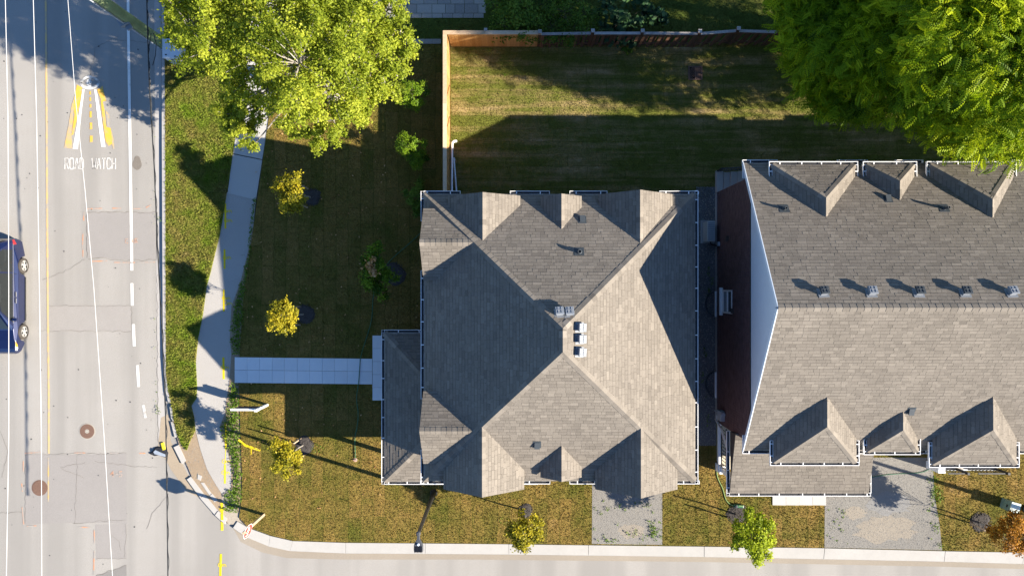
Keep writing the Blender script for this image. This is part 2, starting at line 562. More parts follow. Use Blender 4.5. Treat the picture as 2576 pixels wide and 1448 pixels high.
M['signback'] = plain('dark sign panel', (0.03, 0.03, 0.055), 0.5, var=0.1)
M['bagdark'] = plain('black drain bag', (0.018, 0.020, 0.026), 0.75, var=0.35, scale=9, bump=0.5)
M['bagflap'] = plain('grey blue bag flap', (0.27, 0.31, 0.37), 0.6, var=0.1, scale=9)
M['yellow'] = plain('yellow plastic', (0.72, 0.60, 0.03), 0.5, var=0.06)
M['red'] = plain('red plastic', (0.45, 0.02, 0.02), 0.5, var=0.06)
M['pvc'] = plain('white downspout', (0.72, 0.74, 0.76), 0.4, var=0.04)
M['acbody'] = plain('air conditioner enamel', (0.40, 0.45, 0.46), 0.5, var=0.05)
M['acpad'] = concrete('conditioner pad', (0.30, 0.31, 0.31))
M['window'] = plain('window glass', (0.02, 0.03, 0.04), 0.08, var=0.1, spec=0.8)
M['porchfloor'] = concrete('cream porch concrete', (0.50, 0.45, 0.36), 0.05, 0.1)
M['planks'] = toned('grey porch plank', (0.26, 0.24, 0.21), (0.40, 0.37, 0.33), 0.85, 10, 0.3)

# ------------------------------------------------------------------ the setting: ground, road, kerbs, path, lawns
def pp(pts, z=0.0):
    return [(G(x, y, z).x, G(x, y, z).y) for x, y in pts]

ZR = -0.08                                # road level; the lots are at 0
mb = MB(); mb.sheet([(-400, -400), (400, -400), (400, 400), (-400, 400)], -0.30)
structure(mb.build('ground', M['ground']))

mb = MB(); mb.sheet([(-34, -60), (60, -60), (60, -9.5), (-9, -9.5), (-14.0, 2), (-14.0, 60), (-34, 60)], ZR)
road = structure(mb.build('road', M['road']))

def on_road(name, polys, mat, dz=0.004):
    m = MB()
    for p in polys:
        m.sheet(pp(p, ZR), ZR + dz)
    return m.build(name, mat, road)

on_road('asphalt_patch', [[(218, 533), (300, 535), (396, 533), (394, 655), (320, 652), (295, 655), (262, 647), (219, 648)]], M['patch'])
on_road('asphalt_patch', [[(64, 1142), (190, 1144), (318, 1140), (320, 1316), (190, 1313), (64, 1318)]], M['patch'])
on_road('asphalt_patch', [[(240, 1318), (318, 1316), (318, 1404), (242, 1404)]], M['patch'])
on_road('asphalt_patch', [[(122, 768), (330, 768), (330, 832), (122, 832)]], asphalt('old asphalt repair', (0.285, 0.268, 0.25), 0.06, 0.3))
on_road('asphalt_patch', [[(240, 1448), (318, 1420), (320, 1500), (240, 1500)]], M['newpatch'])
# tar and dirt strip in front of the corner kerb
on_road('gutter_strip', [[(580, 1316), (620, 1350), (677, 1373), (731, 1385), (870, 1391), (1180, 1393), (1771, 1400), (2374, 1412), (2700, 1422), (2700, 1434), (2374, 1424), (1771, 1412), (1180, 1406), (860, 1406), (720, 1402), (660, 1388), (606, 1362)]],
        asphalt('dusty road edge', (0.27, 0.235, 0.19), 0.12, 0.3), 0.004)
on_road('gutter_strip', [[(388, -60), (390, 350), (394, 720), (397, 1000), (399, 1120), (420, 1128), (428, 1105), (418, 1030), (411, 900), (409, 500), (405, 100), (404, -60)]], M['oldkerb'], 0.004)
# scuffed soil spread on the road at the broken kerb
on_road('soil_spill', [[(405, 1050), (425, 1040), (430, 1110), (452, 1150), (500, 1250), (470, 1235), (430, 1180), (398, 1120)]], asphalt('sandy road film', (0.31, 0.255, 0.19), 0.15, 0.3), 0.006)

def cracks(lines, w, dz=0.0085):
    m = MB()
    for ln in lines:
        pts = []
        for a, b in zip(ln[:-1], ln[1:]):
            k = max(2, int(math.hypot(b[0] - a[0], b[1] - a[1]) / 9))
            for i in range(k):
                t = i / k
                pts.append((a[0] + (b[0] - a[0]) * t + random.uniform(-2.2, 2.2), a[1] + (b[1] - a[1]) * t + random.uniform(-2.2, 2.2)))
        pts.append(ln[-1])
        m.stroke(pp(pts, ZR), [w * random.uniform(0.5, 1.3) for _ in pts], ZR + dz)
    o = m.build('crack', M['crack'], road)
    o['kind'] = 'stuff'
    return o
cracks([[(108, 705), (160, 684), (215, 652)], [(122, 769), (330, 769)], [(95, 832), (330, 833)], [(195, 1144), (192, 1200), (188, 1316)],
        [(316, 1316), (318, 1345), (313, 1400)], [(210, 1200), (150, 1175), (215, 1162)], [(240, 1160), (330, 1172), (395, 1175)],
        [(370, 1330), (385, 1290), (425, 1240)], [(0, 1290), (55, 1287)], [(282, 1345), (300, 1360), (305, 1385)], [(186, 1316), (240, 1310), (318, 1306)],
        [(64, 1142), (200, 1141), (318, 1139)], [(222, 210), (240, 120), (300, 90)], [(290, 100), (410, 110)], [(0, 1080), (20, 1140), (5, 1200)],
        [(330, 769), (334, 832)], [(395, 690), (398, 1110)], [(240, 1404), (318, 1404)], [(64, 1318), (64, 1142)]], 0.014)
cracks([[(219, 533), (219, 648)], [(219, 534), (396, 534)], [(222, 650), (262, 648), (300, 655), (394, 654)], [(240, 1448), (318, 1420)]], 0.022)
# tar spots
m = MB()
for i in range(70):
    x, y = random.uniform(0, 390), random.uniform(0, 1448)
    p = G(x, y, ZR)
    m.disc((p.x, p.y, ZR + 0.0005), random.uniform(0.012, 0.032), 0.011, 7)
o = m.build('tar_spot', M['black'], road); o['kind'] = 'stuff'
m = MB()
ring = [(345 + 11 * math.cos(a) * (1 + 0.15 * math.sin(3 * a)), 410 + 18 * math.sin(a)) for a in np.linspace(0, 2 * math.pi, 20, endpoint=False)]
m.sheet(pp(ring, ZR), ZR + 0.006)
m.build('oil_stain', asphalt('stained asphalt', (0.17, 0.15, 0.13), 0.15, 0.4), road)

# --- painted markings
def line(name, pts, w, mat, dz=0.0125, parent=road, z=ZR):
    m = MB()
    pts2 = []
    for a, b in zip(pts[:-1], pts[1:]):
        k = max(1, int(abs(b[1] - a[1]) / 60))
        pts2 += [(a[0] + (b[0] - a[0]) * i / k, a[1] + (b[1] - a[1]) * i / k) for i in range(k)]
    pts2.append(pts[-1])
    m.stroke(pp(pts2, z), w, z + dz)
    return m.build(name, mat, parent)
line('edge_line', [(322, -40), (323, 60), (327, 330), (332, 680)], 0.125, M['linewhite'])
for a, b in (((332, 712), (333, 768)), ((336, 815), (338, 870)), ((346, 918), (349, 972))):
    line('edge_line', [a, b], 0.125, M['linewhite'])
line('edge_line', [(361, 1018), (366, 1050)], 0.12, M['fadewhite'])
line('centre_line', [(115, -40), (117, 200), (120, 700), (123, 1000), (123, 1140)], 0.085, M['lineyellow'])
line('centre_line', [(122, 1150), (122, 1260)], 0.06, M['fadeyellow'])

# the road watch emblem: eye above a converging road
Z1 = ZR + 0.0125
def rp(x, y):            # crop pixels of the emblem close-up -> picture pixels
    return ((220 + x / 3.62) / 1.4907, (260 + y / 3.62) / 1.4907)
eye = thing('road_emblem', 'white eye over converging white and yellow stripes painted on the road', 'road marking', tuple(G(225, 290, ZR)))
def emb(name, polys, mat, dz):
    m = MB()
    for p in polys:
        m.sheet(pp([rp(*q) for q in p], ZR), ZR + dz)
    return m.build(name, mat, eye)
emb('white_stripe', [[(325, 268), (353, 270), (310, 600), (262, 1085), (192, 1080), (275, 610)]], M['linewhite'], 0.013)
emb('white_stripe', [[(485, 278), (515, 278), (575, 620), (636, 1055), (580, 1050), (525, 620)]], M['linewhite'], 0.013)
emb('yellow_band', [[(250, 210), (322, 250), (290, 470), (265, 600), (245, 700), (205, 880), (175, 900), (215, 620), (200, 480), (225, 330)]], M['paintyellow'], 0.0125)
emb('yellow_band', [[(230, 330), (200, 620), (175, 900), (190, 1075), (75, 1065), (130, 780), (180, 480)]], M['fadeyellow'], 0.0122)
emb('yellow_band', [[(525, 280), (600, 225), (610, 300), (650, 430), (600, 440), (625, 560), (650, 780), (710, 800), (730, 1010), (680, 1042), (640, 980), (600, 700), (570, 400)]], M['paintyellow'], 0.0125)
emb('yellow_band', [[(640, 560), (690, 620), (690, 760), (740, 920), (760, 1080), (735, 1080), (700, 800), (655, 770)]], M['fadeyellow'], 0.0122)
for a, b, w in ((300, 345, 18), (380, 430, 20), (475, 520, 24), (572, 655, 28), (725, 815, 32), (902, 992, 38)):
    cx = 430 + (a - 300) * 0.025
    emb('yellow_dash', [[(cx - w / 2, a), (cx + w / 2, a), (cx + w / 2 + 1, b), (cx - w / 2 - 1, b)]], M['paintyellow'], 0.013)
m = MB()
def arc(cx, cy, rx, ry, a0, a1, n=16):
    return [(cx + rx * math.cos(math.radians(a0 + (a1 - a0) * i / n)), cy + ry * math.sin(math.radians(a0 + (a1 - a0) * i / n))) for i in range(n + 1)]
def est(pts, w):
    m.stroke(pp([rp(*q) for q in pts], ZR), w, Z1)
est([(298, 185), (340, 135), (380, 108), (430, 102), (480, 112), (525, 145), (550, 182)], 0.10)
est([(298, 185), (335, 235), (380, 252), (430, 256), (480, 248), (525, 225), (550, 182)], 0.12)
est(arc(425, 182, 36, 46, 60, 300), 0.07)
est(arc(427, 180, 14, 20, 0, 360), 0.05)
m.build('eye_outline', M['fadewhite'], eye)

def letters(text, x0, y0, w, h, gap, wstroke, jit=0.0):
    S = {'R': [[(0, 1), (0, 0), (.8, 0), (1, .12), (1, .38), (.8, .5), (0, .5)], [(.45, .5), (1, 1)]],
         'O': [[(0.15, 0), (.85, 0), (1, .15), (1, .85), (.85, 1), (.15, 1), (0, .85), (0, .15), (.15, 0)]],
         'A': [[(0, 1), (.4, 0), (.6, 0), (1, 1)], [(.18, .62), (.82, .62)]],
         'D': [[(0, 0), (.7, 0), (1, .2), (1, .8), (.7, 1), (0, 1), (0, 0)]],
         'W': [[(0, 0), (.25, 1), (.5, .3), (.75, 1), (1, 0)]],
         'T': [[(0, .02), (1, .02)], [(.5, 0), (.5, 1)]],
         'C': [[(1, .2), (.8, 0), (.2, 0), (0, .2), (0, .8), (.2, 1), (.8, 1), (1, .8)]],
         'H': [[(0, 0), (0, 1)], [(1, 0), (1, 1)], [(0, .5), (1, .5)]],
         'S': [[(1, .15), (.8, 0), (.2, 0), (0, .15), (0, .38), (.2, .5), (.8, .5), (1, .62), (1, .85), (.8, 1), (.2, 1), (0, .85)]],
         'P': [[(0, 1), (0, 0), (.8, 0), (1, .12), (1, .42), (.8, .54), (0, .54)]],
         'E': [[(1, 0), (0, 0), (0, 1), (1, 1)], [(0, .5), (.8, .5)]],
         'G': [[(1, .2), (.7, 0), (.25, 0.05), (0, .4), (.1, .85), (.5, 1), (1, .85), (1, .55), (.6, .55)]],
         'm': [[(0, 1), (0, .45)], [(0, .55), (.2, .42), (.4, .55), (.42, 1)], [(.42, .55), (.62, .42), (.85, .55), (1, 1)]],
         '-': [[(.1, .5), (.9, .5)]], '4': [[(.7, 1), (.7, 0), (0, .65), (1, .65)]], '5': [[(1, 0), (0, 0), (0, .45), (.8, .45), (1, .7), (.8, 1), (0, 1)]]}
    out = []
    x = x0
    for ch in text:
        if ch != ' ':
            for st in S[ch]:
                out.append([(x + q[0] * w, y0 + q[1] * h) for q in st])
        x += w + gap
    return out

t = thing('road_lettering', 'faded white words ROAD WATCH painted across the lane', 'road marking', tuple(G(226, 411, ZR)))
for word, xx in (('ROAD', 163.5), ('WATCH', 231.5)):
    for i, ch in enumerate(word):
        m = MB()
        for st in letters(ch, xx + i * 12.6, 398, 11.0 if ch == 'W' else 9.0, 27, 0, 0):
            m.stroke(pp(st, ZR), 0.046, Z1)
        m.build('letter', M['fadewhite'], t)

# orange survey marks round the patches
ot = thing('survey_mark', 'dashed orange outline sprayed round the upper asphalt patch', 'spray mark', tuple(G(300, 590, ZR)), 'orange survey marks on the road')
m = MB()
for a, b in (((217, 525), (257, 524)), ((283, 524), (305, 524)), ((335, 525), (358, 525)), ((368, 522), (380, 516)), ((211, 533), (211, 555)), ((209, 585), (208, 625)), ((209, 628), (209, 648)), ((230, 657), (270, 656)), ((288, 660), (340, 660)), ((345, 660), (390, 659))):
    m.stroke(pp([a, b], ZR), 0.045, Z1)
m.build('dash', M['sprayorange'], ot)
m = MB()
for st in letters('E', 316, 601, 6, 10, 2, 0) + letters('4R', 330, 600, 6, 11, 4, 0):
    m.stroke(pp(st, ZR), 0.035, Z1 + 0.002)
m.build('code', M['sprayorange'], ot)
ot = thing('survey_mark', 'dashed orange outline sprayed round the lower asphalt patch', 'spray mark', tuple(G(180, 1230, ZR)), 'orange survey marks on the road')
m = MB()
for a, b in (((63, 1139), (103, 1136)), ((187, 1138), (215, 1138)), ((278, 1138), (298, 1139)), ((350, 1139), (366, 1139)), ((59, 1158), (59, 1185)), ((55, 1215), (57, 1235)), ((56, 1275), (60, 1318)), ((68, 1322), (92, 1321)), ((198, 1325), (226, 1325)), ((237, 1332), (238, 1364)), ((237, 1385), (236, 1445))):
    m.stroke(pp([a, b], ZR), 0.045, Z1)
m.build('dash', M['sprayorange'], ot)
m = MB()
for st in letters('4', 278, 1184, 9, 14, 2, 0) + letters('-5', 291, 1185, 7, 12, 2, 0):
    m.stroke(pp(st, ZR), 0.055, Z1 + 0.002)
m.build('code', M['sprayorange'], ot)

# --- path, verge, sidewalk slabs
PATH_L = [(571, 483), (565, 525), (553, 592), (541, 640), (531, 682), (520, 722), (511, 790), (499, 850), (493, 910), (496, 968), (495, 1000), (482, 1020), (489, 1050), (492, 1082), (504, 1130), (521, 1180), (541, 1215), (557, 1240)]
PATH_R = [(644, 503), (638, 560), (622, 640), (607, 700), (593, 742), (582, 770), (578, 850), (582, 890), (577, 960), (570, 1000), (566, 1040), (553, 1070), (558, 1100), (574, 1140), (582, 1180), (581, 1225), (560, 1242)]
m = MB(); m.prism(pp(PATH_L + PATH_R[::-1]), -0.2, 0.0)
path = structure(m.build('footpath', M['path']))
side = structure(thing('sidewalk', 'pale concrete sidewalk slabs under the big tree', 'sidewalk', tuple(G(630, 300))))
del side['category']
for i, q in enumerate([[(586, 388), (660, 403), (644, 503), (573, 486)], [(602, 285), (676, 298), (660, 401), (587, 386)], [(616, 185), (690, 195), (676, 296), (603, 283)],
                       [(628, 85), (702, 92), (690, 193), (617, 183)], [(634, -20), (708, -16), (702, 90), (629, 83)]]):
    m = MB(); m.prism(pp(q), -0.15, 0.02 + 0.006 * (i % 2), random.uniform(0.3, 0.7)); m.build('slab', M['sidewalk'], side)

KR = [(415, -60), (416, 300), (417, 700), (418, 950), (424, 985), (430, 1012)]
VERGE = KR + [(436, 1050), (446, 1090), (458, 1120), (470, 1132), (480, 1105), (492, 1082), (489, 1050), (482, 1020), (495, 1000), (496, 968), (493, 910), (499, 850), (511, 790), (520, 722), (531, 682), (541, 640), (553, 592), (565, 525), (571, 483), (586, 388), (602, 285), (628, 85), (634, -60)]
m = MB(); m.prism(pp(VERGE), -0.2, 0.01)
structure(m.build('verge', M['verge']))
DIRT = [(430, 1012), (436, 1050), (446, 1090), (458, 1120), (470, 1132), (480, 1105), (492, 1082), (504, 1130), (521, 1180), (541, 1215), (557, 1240), (581, 1225), (600, 1228), (606, 1285), (598, 1318), (575, 1318), (548, 1290), (512, 1252), (485, 1205), (466, 1160), (450, 1118), (438, 1080), (428, 1040)]
m = MB(); m.prism(pp(DIRT), -0.2, -0.012)
structure(m.build('bare_soil', M['soil']))
m = MB(); m.prism(pp([(581, 1225), (600, 1215), (606, 1285), (598, 1318), (575, 1318), (560, 1290), (557, 1242)]), -0.2, -0.006)
structure(m.build('gravel_corner', asphalt('sandy gravel', (0.33, 0.29, 0.235), 0.12, 0.45)))

# kerbs: an old one along the main road, broken pieces, a new pale one round the corner
kerb = structure(thing('kerb', 'concrete kerb along both roads', 'kerb', tuple(G(800, 1370))))
del kerb['category']
def kerb_run(left, right, z1, mat, name='kerb_stone', gap=0.004):
    for i in range(len(left) - 1):
        a, b, c, d = left[i], left[i + 1], right[i + 1], right[i]
        pts = pp([a, b, c, d])
        cx = sum(p[0] for p in pts) / 4; cy = sum(p[1] for p in pts) / 4
        pts = [(cx + (p[0] - cx) * 0.996, cy + (p[1] - cy) * 0.996) for p in pts]
        m = MB(); m.prism(pts, -0.25, z1 + random.uniform(-0.004, 0.004), random.uniform(0.3, 0.7)); m.build(name, mat, kerb)
kerb_run([(407, -60), (407.5, 150), (408, 350), (409, 560), (410, 760), (411, 900), (418, 985), (424, 1012)], [(414.5, -60), (415, 150), (415.5, 350), (416.3, 560), (417, 760), (418, 940), (424, 985), (430, 1012)], 0.035, M['oldkerb'])
for q in ([(427, 1022), (433, 1022), (437, 1060), (431, 1052)], [(430, 1060), (437, 1062), (446, 1098), (440, 1100)], [(437, 1124), (450, 1118), (468, 1158), (458, 1166)], [(470, 1205), (480, 1198), (512, 1240), (504, 1252)],
          [(504, 1253), (513, 1241), (548, 1283), (540, 1294)], [(541, 1295), (549, 1284), (572, 1302), (566, 1317)], [(498, 1192), (508, 1196), (505, 1208), (497, 1204)], [(505, 1213), (513, 1213), (532, 1240), (527, 1245)], [(528, 1246), (534, 1241), (548, 1258), (540, 1262)]):
    m = MB(); m.prism(pp(q), -0.2, random.uniform(-0.01, 0.03), random.uniform(0.4, 0.8)); m.build('kerb_stone', M['kerb'], kerb)
top = [(598, 1310), (625, 1326), (680, 1346), (737, 1359), (870, 1363.5), (1070, 1365), (1280, 1367), (1480, 1369.5), (1771, 1373), (2074, 1377), (2377, 1384.5), (2576, 1388), (2800, 1394)]
bot = [(587, 1326), (620, 1349), (677, 1372.5), (730, 1384), (870, 1390), (1070, 1391), (1280, 1392.5), (1480, 1395), (1771, 1399), (2071, 1404), (2374, 1410.5), (2571, 1416), (2800, 1422)]
kerb_run(bot, top, 0.045, M['kerb'])

# lawns
LAWN_L = [(690, -60), (690, 195), (676, 298), (662, 400), (648, 500), (640, 560), (628, 640), (618, 700), (612, 760), (606, 850), (600, 960), (603, 1000), (606, 1100), (610, 1200), (608, 1260), (602, 1300)]
lawn_poly = LAWN_L + [(625, 1324), (680, 1344), (737, 1357.5), (870, 1362), (1280, 1365.5), (1771, 1371.5), (2074, 1375.5), (2377, 1383), (2576, 1386.5), (2800, 1392), (2800, 108), (1112, 108), (690, 108)]
lawn_poly = [p for p in lawn_poly if p[1] >= 100]
m = MB(); m.prism(pp(lawn_poly), -0.25, 0.045)
structure(m.build('lawn', M['lawn']))
ZL = 0.045
m = MB(); m.sheet(pp([(1134, 119), (2800, 119), (2800, 470), (1800, 470), (1800, 500), (1134, 500)], ZL), ZL + 0.004)
structure(m.build('back_lawn', M['backlawn']))
m = MB(); m.prism(pp([(690, -120), (2800, -120), (2800, 107), (690, 107)]), -0.25, 0.03)
structure(m.build('neighbour_lawn', M['yard']))

# gravel driveways and side yard strip
def gravel_sheet(name, poly, mat, z=ZL + 0.006):
    m = MB(); m.sheet(pp(poly, z), z)
    return structure(m.build(name, mat))
DW1 = [(1490, 1150), (1666, 1150), (1666, 1369), (1489, 1367)]
DW2 = [(2076, 1150), (2345, 1150), (2352, 1250), (2364, 1320), (2370, 1383), (2074, 1376)]
SIDE = [(1752, 470), (1802, 470), (1802, 1120), (1752, 1120)]
gravel_sheet('gravel_driveway', DW1, M['gravel'])
gravel_sheet('gravel_driveway', DW2, M['gravel'])
gravel_sheet('side_gravel', SIDE, M['sidegravel'])

# worn tan dirt on the far gravel drive and a bare corner of the near one
def worn(name, px_, py_, rx, ry, mat, z, seed):
    r = random.Random(seed)
    ring = [(px_ + rx * math.cos(a) * r.uniform(.7, 1.15), py_ + ry * math.sin(a) * r.uniform(.7, 1.15)) for a in np.linspace(0, 2 * math.pi, 26, endpoint=False)]
    return gravel_sheet(name, ring, mat, z)
M['drydirt'] = asphalt('dry compacted dirt', (0.255, 0.225, 0.185), 0.15, 0.45)
M['treeshade'] = asphalt('coarse grey gravel', (0.20, 0.198, 0.195), 0.2, 0.75)
worn('dirt_patch', 2225, 1330, 85, 36, M['drydirt'], ZL + 0.0075, 1)
worn('dirt_patch', 2150, 1290, 30, 16, M['drydirt'], ZL + 0.0085, 2)
worn('dirt_patch', 1590, 1335, 34, 20, M['drydirt'], ZL + 0.0075, 3)
worn('gravel_tree_shade', 2240, 1265, 60, 30, M['treeshade'], ZL + 0.0095, 4)  # tree shade on the gravel, put in as a grey sheet

# small weeds strip beside the path
STRIP = PATH_R[1:-1] + [(600, 1290), (608, 1255), (610, 1200), (606, 1100), (603, 1000), (600, 960), (606, 850), (612, 760), (618, 700), (628, 640), (640, 560)]
m = MB(); m.prism(pp(STRIP), -0.2, 0.004)
structure(m.build('weedy_edge', M['soil']))

# yellow utility marks on the path
def spray(name, strokes, label, z=0.0, dz=0.006):
    c = strokes[0][0][0]
    o = thing(name, label, 'spray mark', tuple(G(c[0], c[1], z)), 'yellow utility marks along the path')
    m = MB()
    for pts, w in strokes:
        m.stroke(pp(pts, z), w, z + dz)
        dz += 0.0004
    m.build('stroke', M['sprayyellow'], o)
def gm(x, y, s=1.0):
    return [(st, 0.028) for st in letters('G', x - 7 * s, y - 5 * s, 8 * s, 9 * s, 0, 0) + letters('m', x + 3 * s, y - 7 * s, 10 * s, 11 * s, 0, 0)]
spray('utility_mark', [([(567, 512), (567, 575)], 0.08)] + gm(570, 531) + gm(571, 555), 'yellow sprayed dash on the path nearest the concrete sidewalk slab')
spray('utility_mark', [([(565, 627), (565, 676)], 0.085)] + gm(568, 648), 'yellow sprayed dash on the path level with the lower house gable')
spray('utility_mark', [([(563, 728), (563, 783)], 0.085)] + gm(566, 750) + gm(571, 763), 'yellow sprayed dash with two scribbles on the path amid leaf shadow')
spray('utility_mark', [([(562, 898), (563, 953)], 0.095)] + gm(563, 924), 'bold yellow sprayed dash beside the end of the slab walkway')
spray('utility_mark', [([(566, 1062), (568, 1080), (568, 1128)], 0.085), ([(568, 1128), (566, 1168)], 0.03), ([(566, 1168), (566, 1215)], 0.08)] + gm(565, 1188) + gm(566, 1160), 'long yellow sprayed line on the lower end of the path')
spray('utility_mark', [([(558, 1263), (558.5, 1292)], 0.12)] + gm(560, 1280), 'broad yellow sprayed dash crossing the broken kerb', -0.004, 0.008)
_o = [o for o in COL.objects if o.get('label') == 'broad yellow sprayed dash crossing the broken kerb'][0]
m = MB(); m.stroke(pp([(558.5, 1291), (559, 1307)], 0.03), 0.12, 0.036); m.build('stroke', M['sprayyellow'], _o)
m = MB(); m.stroke(pp([(559, 1310), (559, 1333)], ZR), 0.12, ZR + 0.014); m.build('stroke', M['sprayyellow'], _o)
spray('utility_mark', [([(556, 1392), (554, 1470)], 0.10)] + gm(556, 1420), 'yellow sprayed dash on the side street', ZR, 0.014)
spray('utility_mark', [([(600, 1105), (618, 1120), (655, 1132)], 0.10), ([(632, 1121), (632, 1142)], 0.05)], 'yellow sprayed branching streak on the lawn edge', 0.05, 0.008)

# walkway slabs
walk = structure(thing('walkway', 'pale slab walkway to the porch', 'walkway', tuple(G(760, 930))))
del walk['category']
for r in range(2):
    for c in range(11):
        x0 = 591 + c * 31.45
        m = MB()
        y0 = 898 + c * 0.35 + r * 32.2
        q = pp([(x0, y0), (x0 + 31.0, y0 + 0.3), (x0 + 31.0, y0 + 31.8), (x0, y0 + 31.6)], ZL)
        m.prism(q, -0.1, ZL + 0.035 + random.uniform(-0.006, 0.006), random.uniform(0.2, 0.8)); m.build('slab', M['slab'], walk)
for r in range(5):
    for c in range(2):
        m = MB()
        x0, y0 = 937.5 + c * 31.5, 843.5 + r * 32.6
        q = pp([(x0, y0), (x0 + 31, y0), (x0 + 31, y0 + 32.1), (x0, y0 + 32.1)], ZL)
        m.prism(q, -0.1, ZL + 0.04 + random.uniform(-0.006, 0.006), random.uniform(0.2, 0.8)); m.build('slab', M['slab'], walk)
stoop = structure(thing('front_walk', 'row of pale slabs before the townhouse porch', 'walkway', tuple(G(2010, 1258))))
del stoop['category']
for c in range(4):
    m = MB()
    x0 = 1943 + c * 33.6
    m.prism(pp([(x0, 1236), (x0 + 33.2, 1236), (x0 + 33.2, 1269.5), (x0, 1269)], ZL), -0.1, ZL + 0.04 + random.uniform(-.004, .004), random.uniform(0.5, 1.0)); m.build('slab', M['sidewalk'], stoop)

# paver driveway of the neighbour
pv = structure(thing('paver_driveway', 'grey paver driveway beyond the fence', 'driveway', tuple(G(1110, 20))))
del pv['category']
y = 46
for r in range(5):
    hgt = [12, 23, 26, 24, 26][r]
    x = 930.0 + random.uniform(0, 10)
    xe = 1222
    while x < xe - 6:
        w = min(random.choice([24, 30, 34, 38]) if r else 26, xe - x)
        m = MB()
        m.prism(pp([(x + .5, y - hgt + .5), (x + w - .5, y - hgt + .5), (x + w - .5, y - .5), (x + .5, y - .5)], 0.03), -0.1, 0.05 + random.uniform(-0.004, 0.004), random.random())
        m.build('paver', M['paver'], pv)
        x += w
    y -= hgt
# edging strip behind the fence
for c in range(6):
    x0 = 985 + c * 20.8
    m = MB(); m.prism(pp([(x0, 99), (x0 + 20.3, 99), (x0 + 20.3, 111), (x0, 111)], 0.03), -0.1, 0.075, random.random() * 0.5); m.build('edging_block', M['paver'], pv)

# ------------------------------------------------------------------ roofs
EXPO = 0.143
class Face:
    """a roof plane; pts[0]->pts[1] is the eave"""
    def __init__(self, pts):
        pts = [Vector(p) for p in pts]
        n = (pts[1] - pts[0]).cross(pts[2] - pts[0])
        if n.z < 0:
            pts = [pts[1], pts[0]] + pts[2:][::-1]
        self.p = pts
        self.u = (pts[1] - pts[0]).normalized()
        self.n = (pts[1] - pts[0]).cross(pts[2] - pts[0]).normalized()
        self.v = self.n.cross(self.u)
        self.o = pts[0]
        self.uv = [((q - self.o).dot(self.u), (q - self.o).dot(self.v)) for q in pts]
        self.xs = [q.x for q in pts]; self.ys = [q.y for q in pts]
        self.bb = (min(self.xs), max(self.xs), min(self.ys), max(self.ys))
    def z(self, x, y):
        return self.o.z - (self.n.x * (x - self.o.x) + self.n.y * (y - self.o.y)) / self.n.z
    def inside(self, x, y):
        if not (self.bb[0] <= x <= self.bb[1] and self.bb[2] <= y <= self.bb[3]):
            return False
        ins = False
        n = len(self.p)
        for i in range(n):
            a, b = self.p[i], self.p[(i + 1) % n]
            if (a.y > y) != (b.y > y) and x < (b.x - a.x) * (y - a.y) / (b.y - a.y) + a.x:
                ins = not ins
        return ins

def clip_poly(sub, cl):
    """Sutherland-Hodgman; cl convex and counter-clockwise"""
    out = sub
    n = len(cl)
    for i in range(n):
        ax, ay = cl[i]; bx, by = cl[(i + 1) % n]
        inp, out = out, []
        if not inp:
            break
        def side(p):
            return (bx - ax) * (p[1] - ay) - (by - ay) * (p[0] - ax)
        for j in range(len(inp)):
            p, q = inp[j], inp[(j + 1) % len(inp)]
            sp, sq = side(p), side(q)
            if sp >= 0:
                out.append(p)
            if (sp >= 0) != (sq >= 0):
                t = sp / (sp - sq)
                out.append((p[0] + (q[0] - p[0]) * t, p[1] + (q[1] - p[1]) * t))
    return out

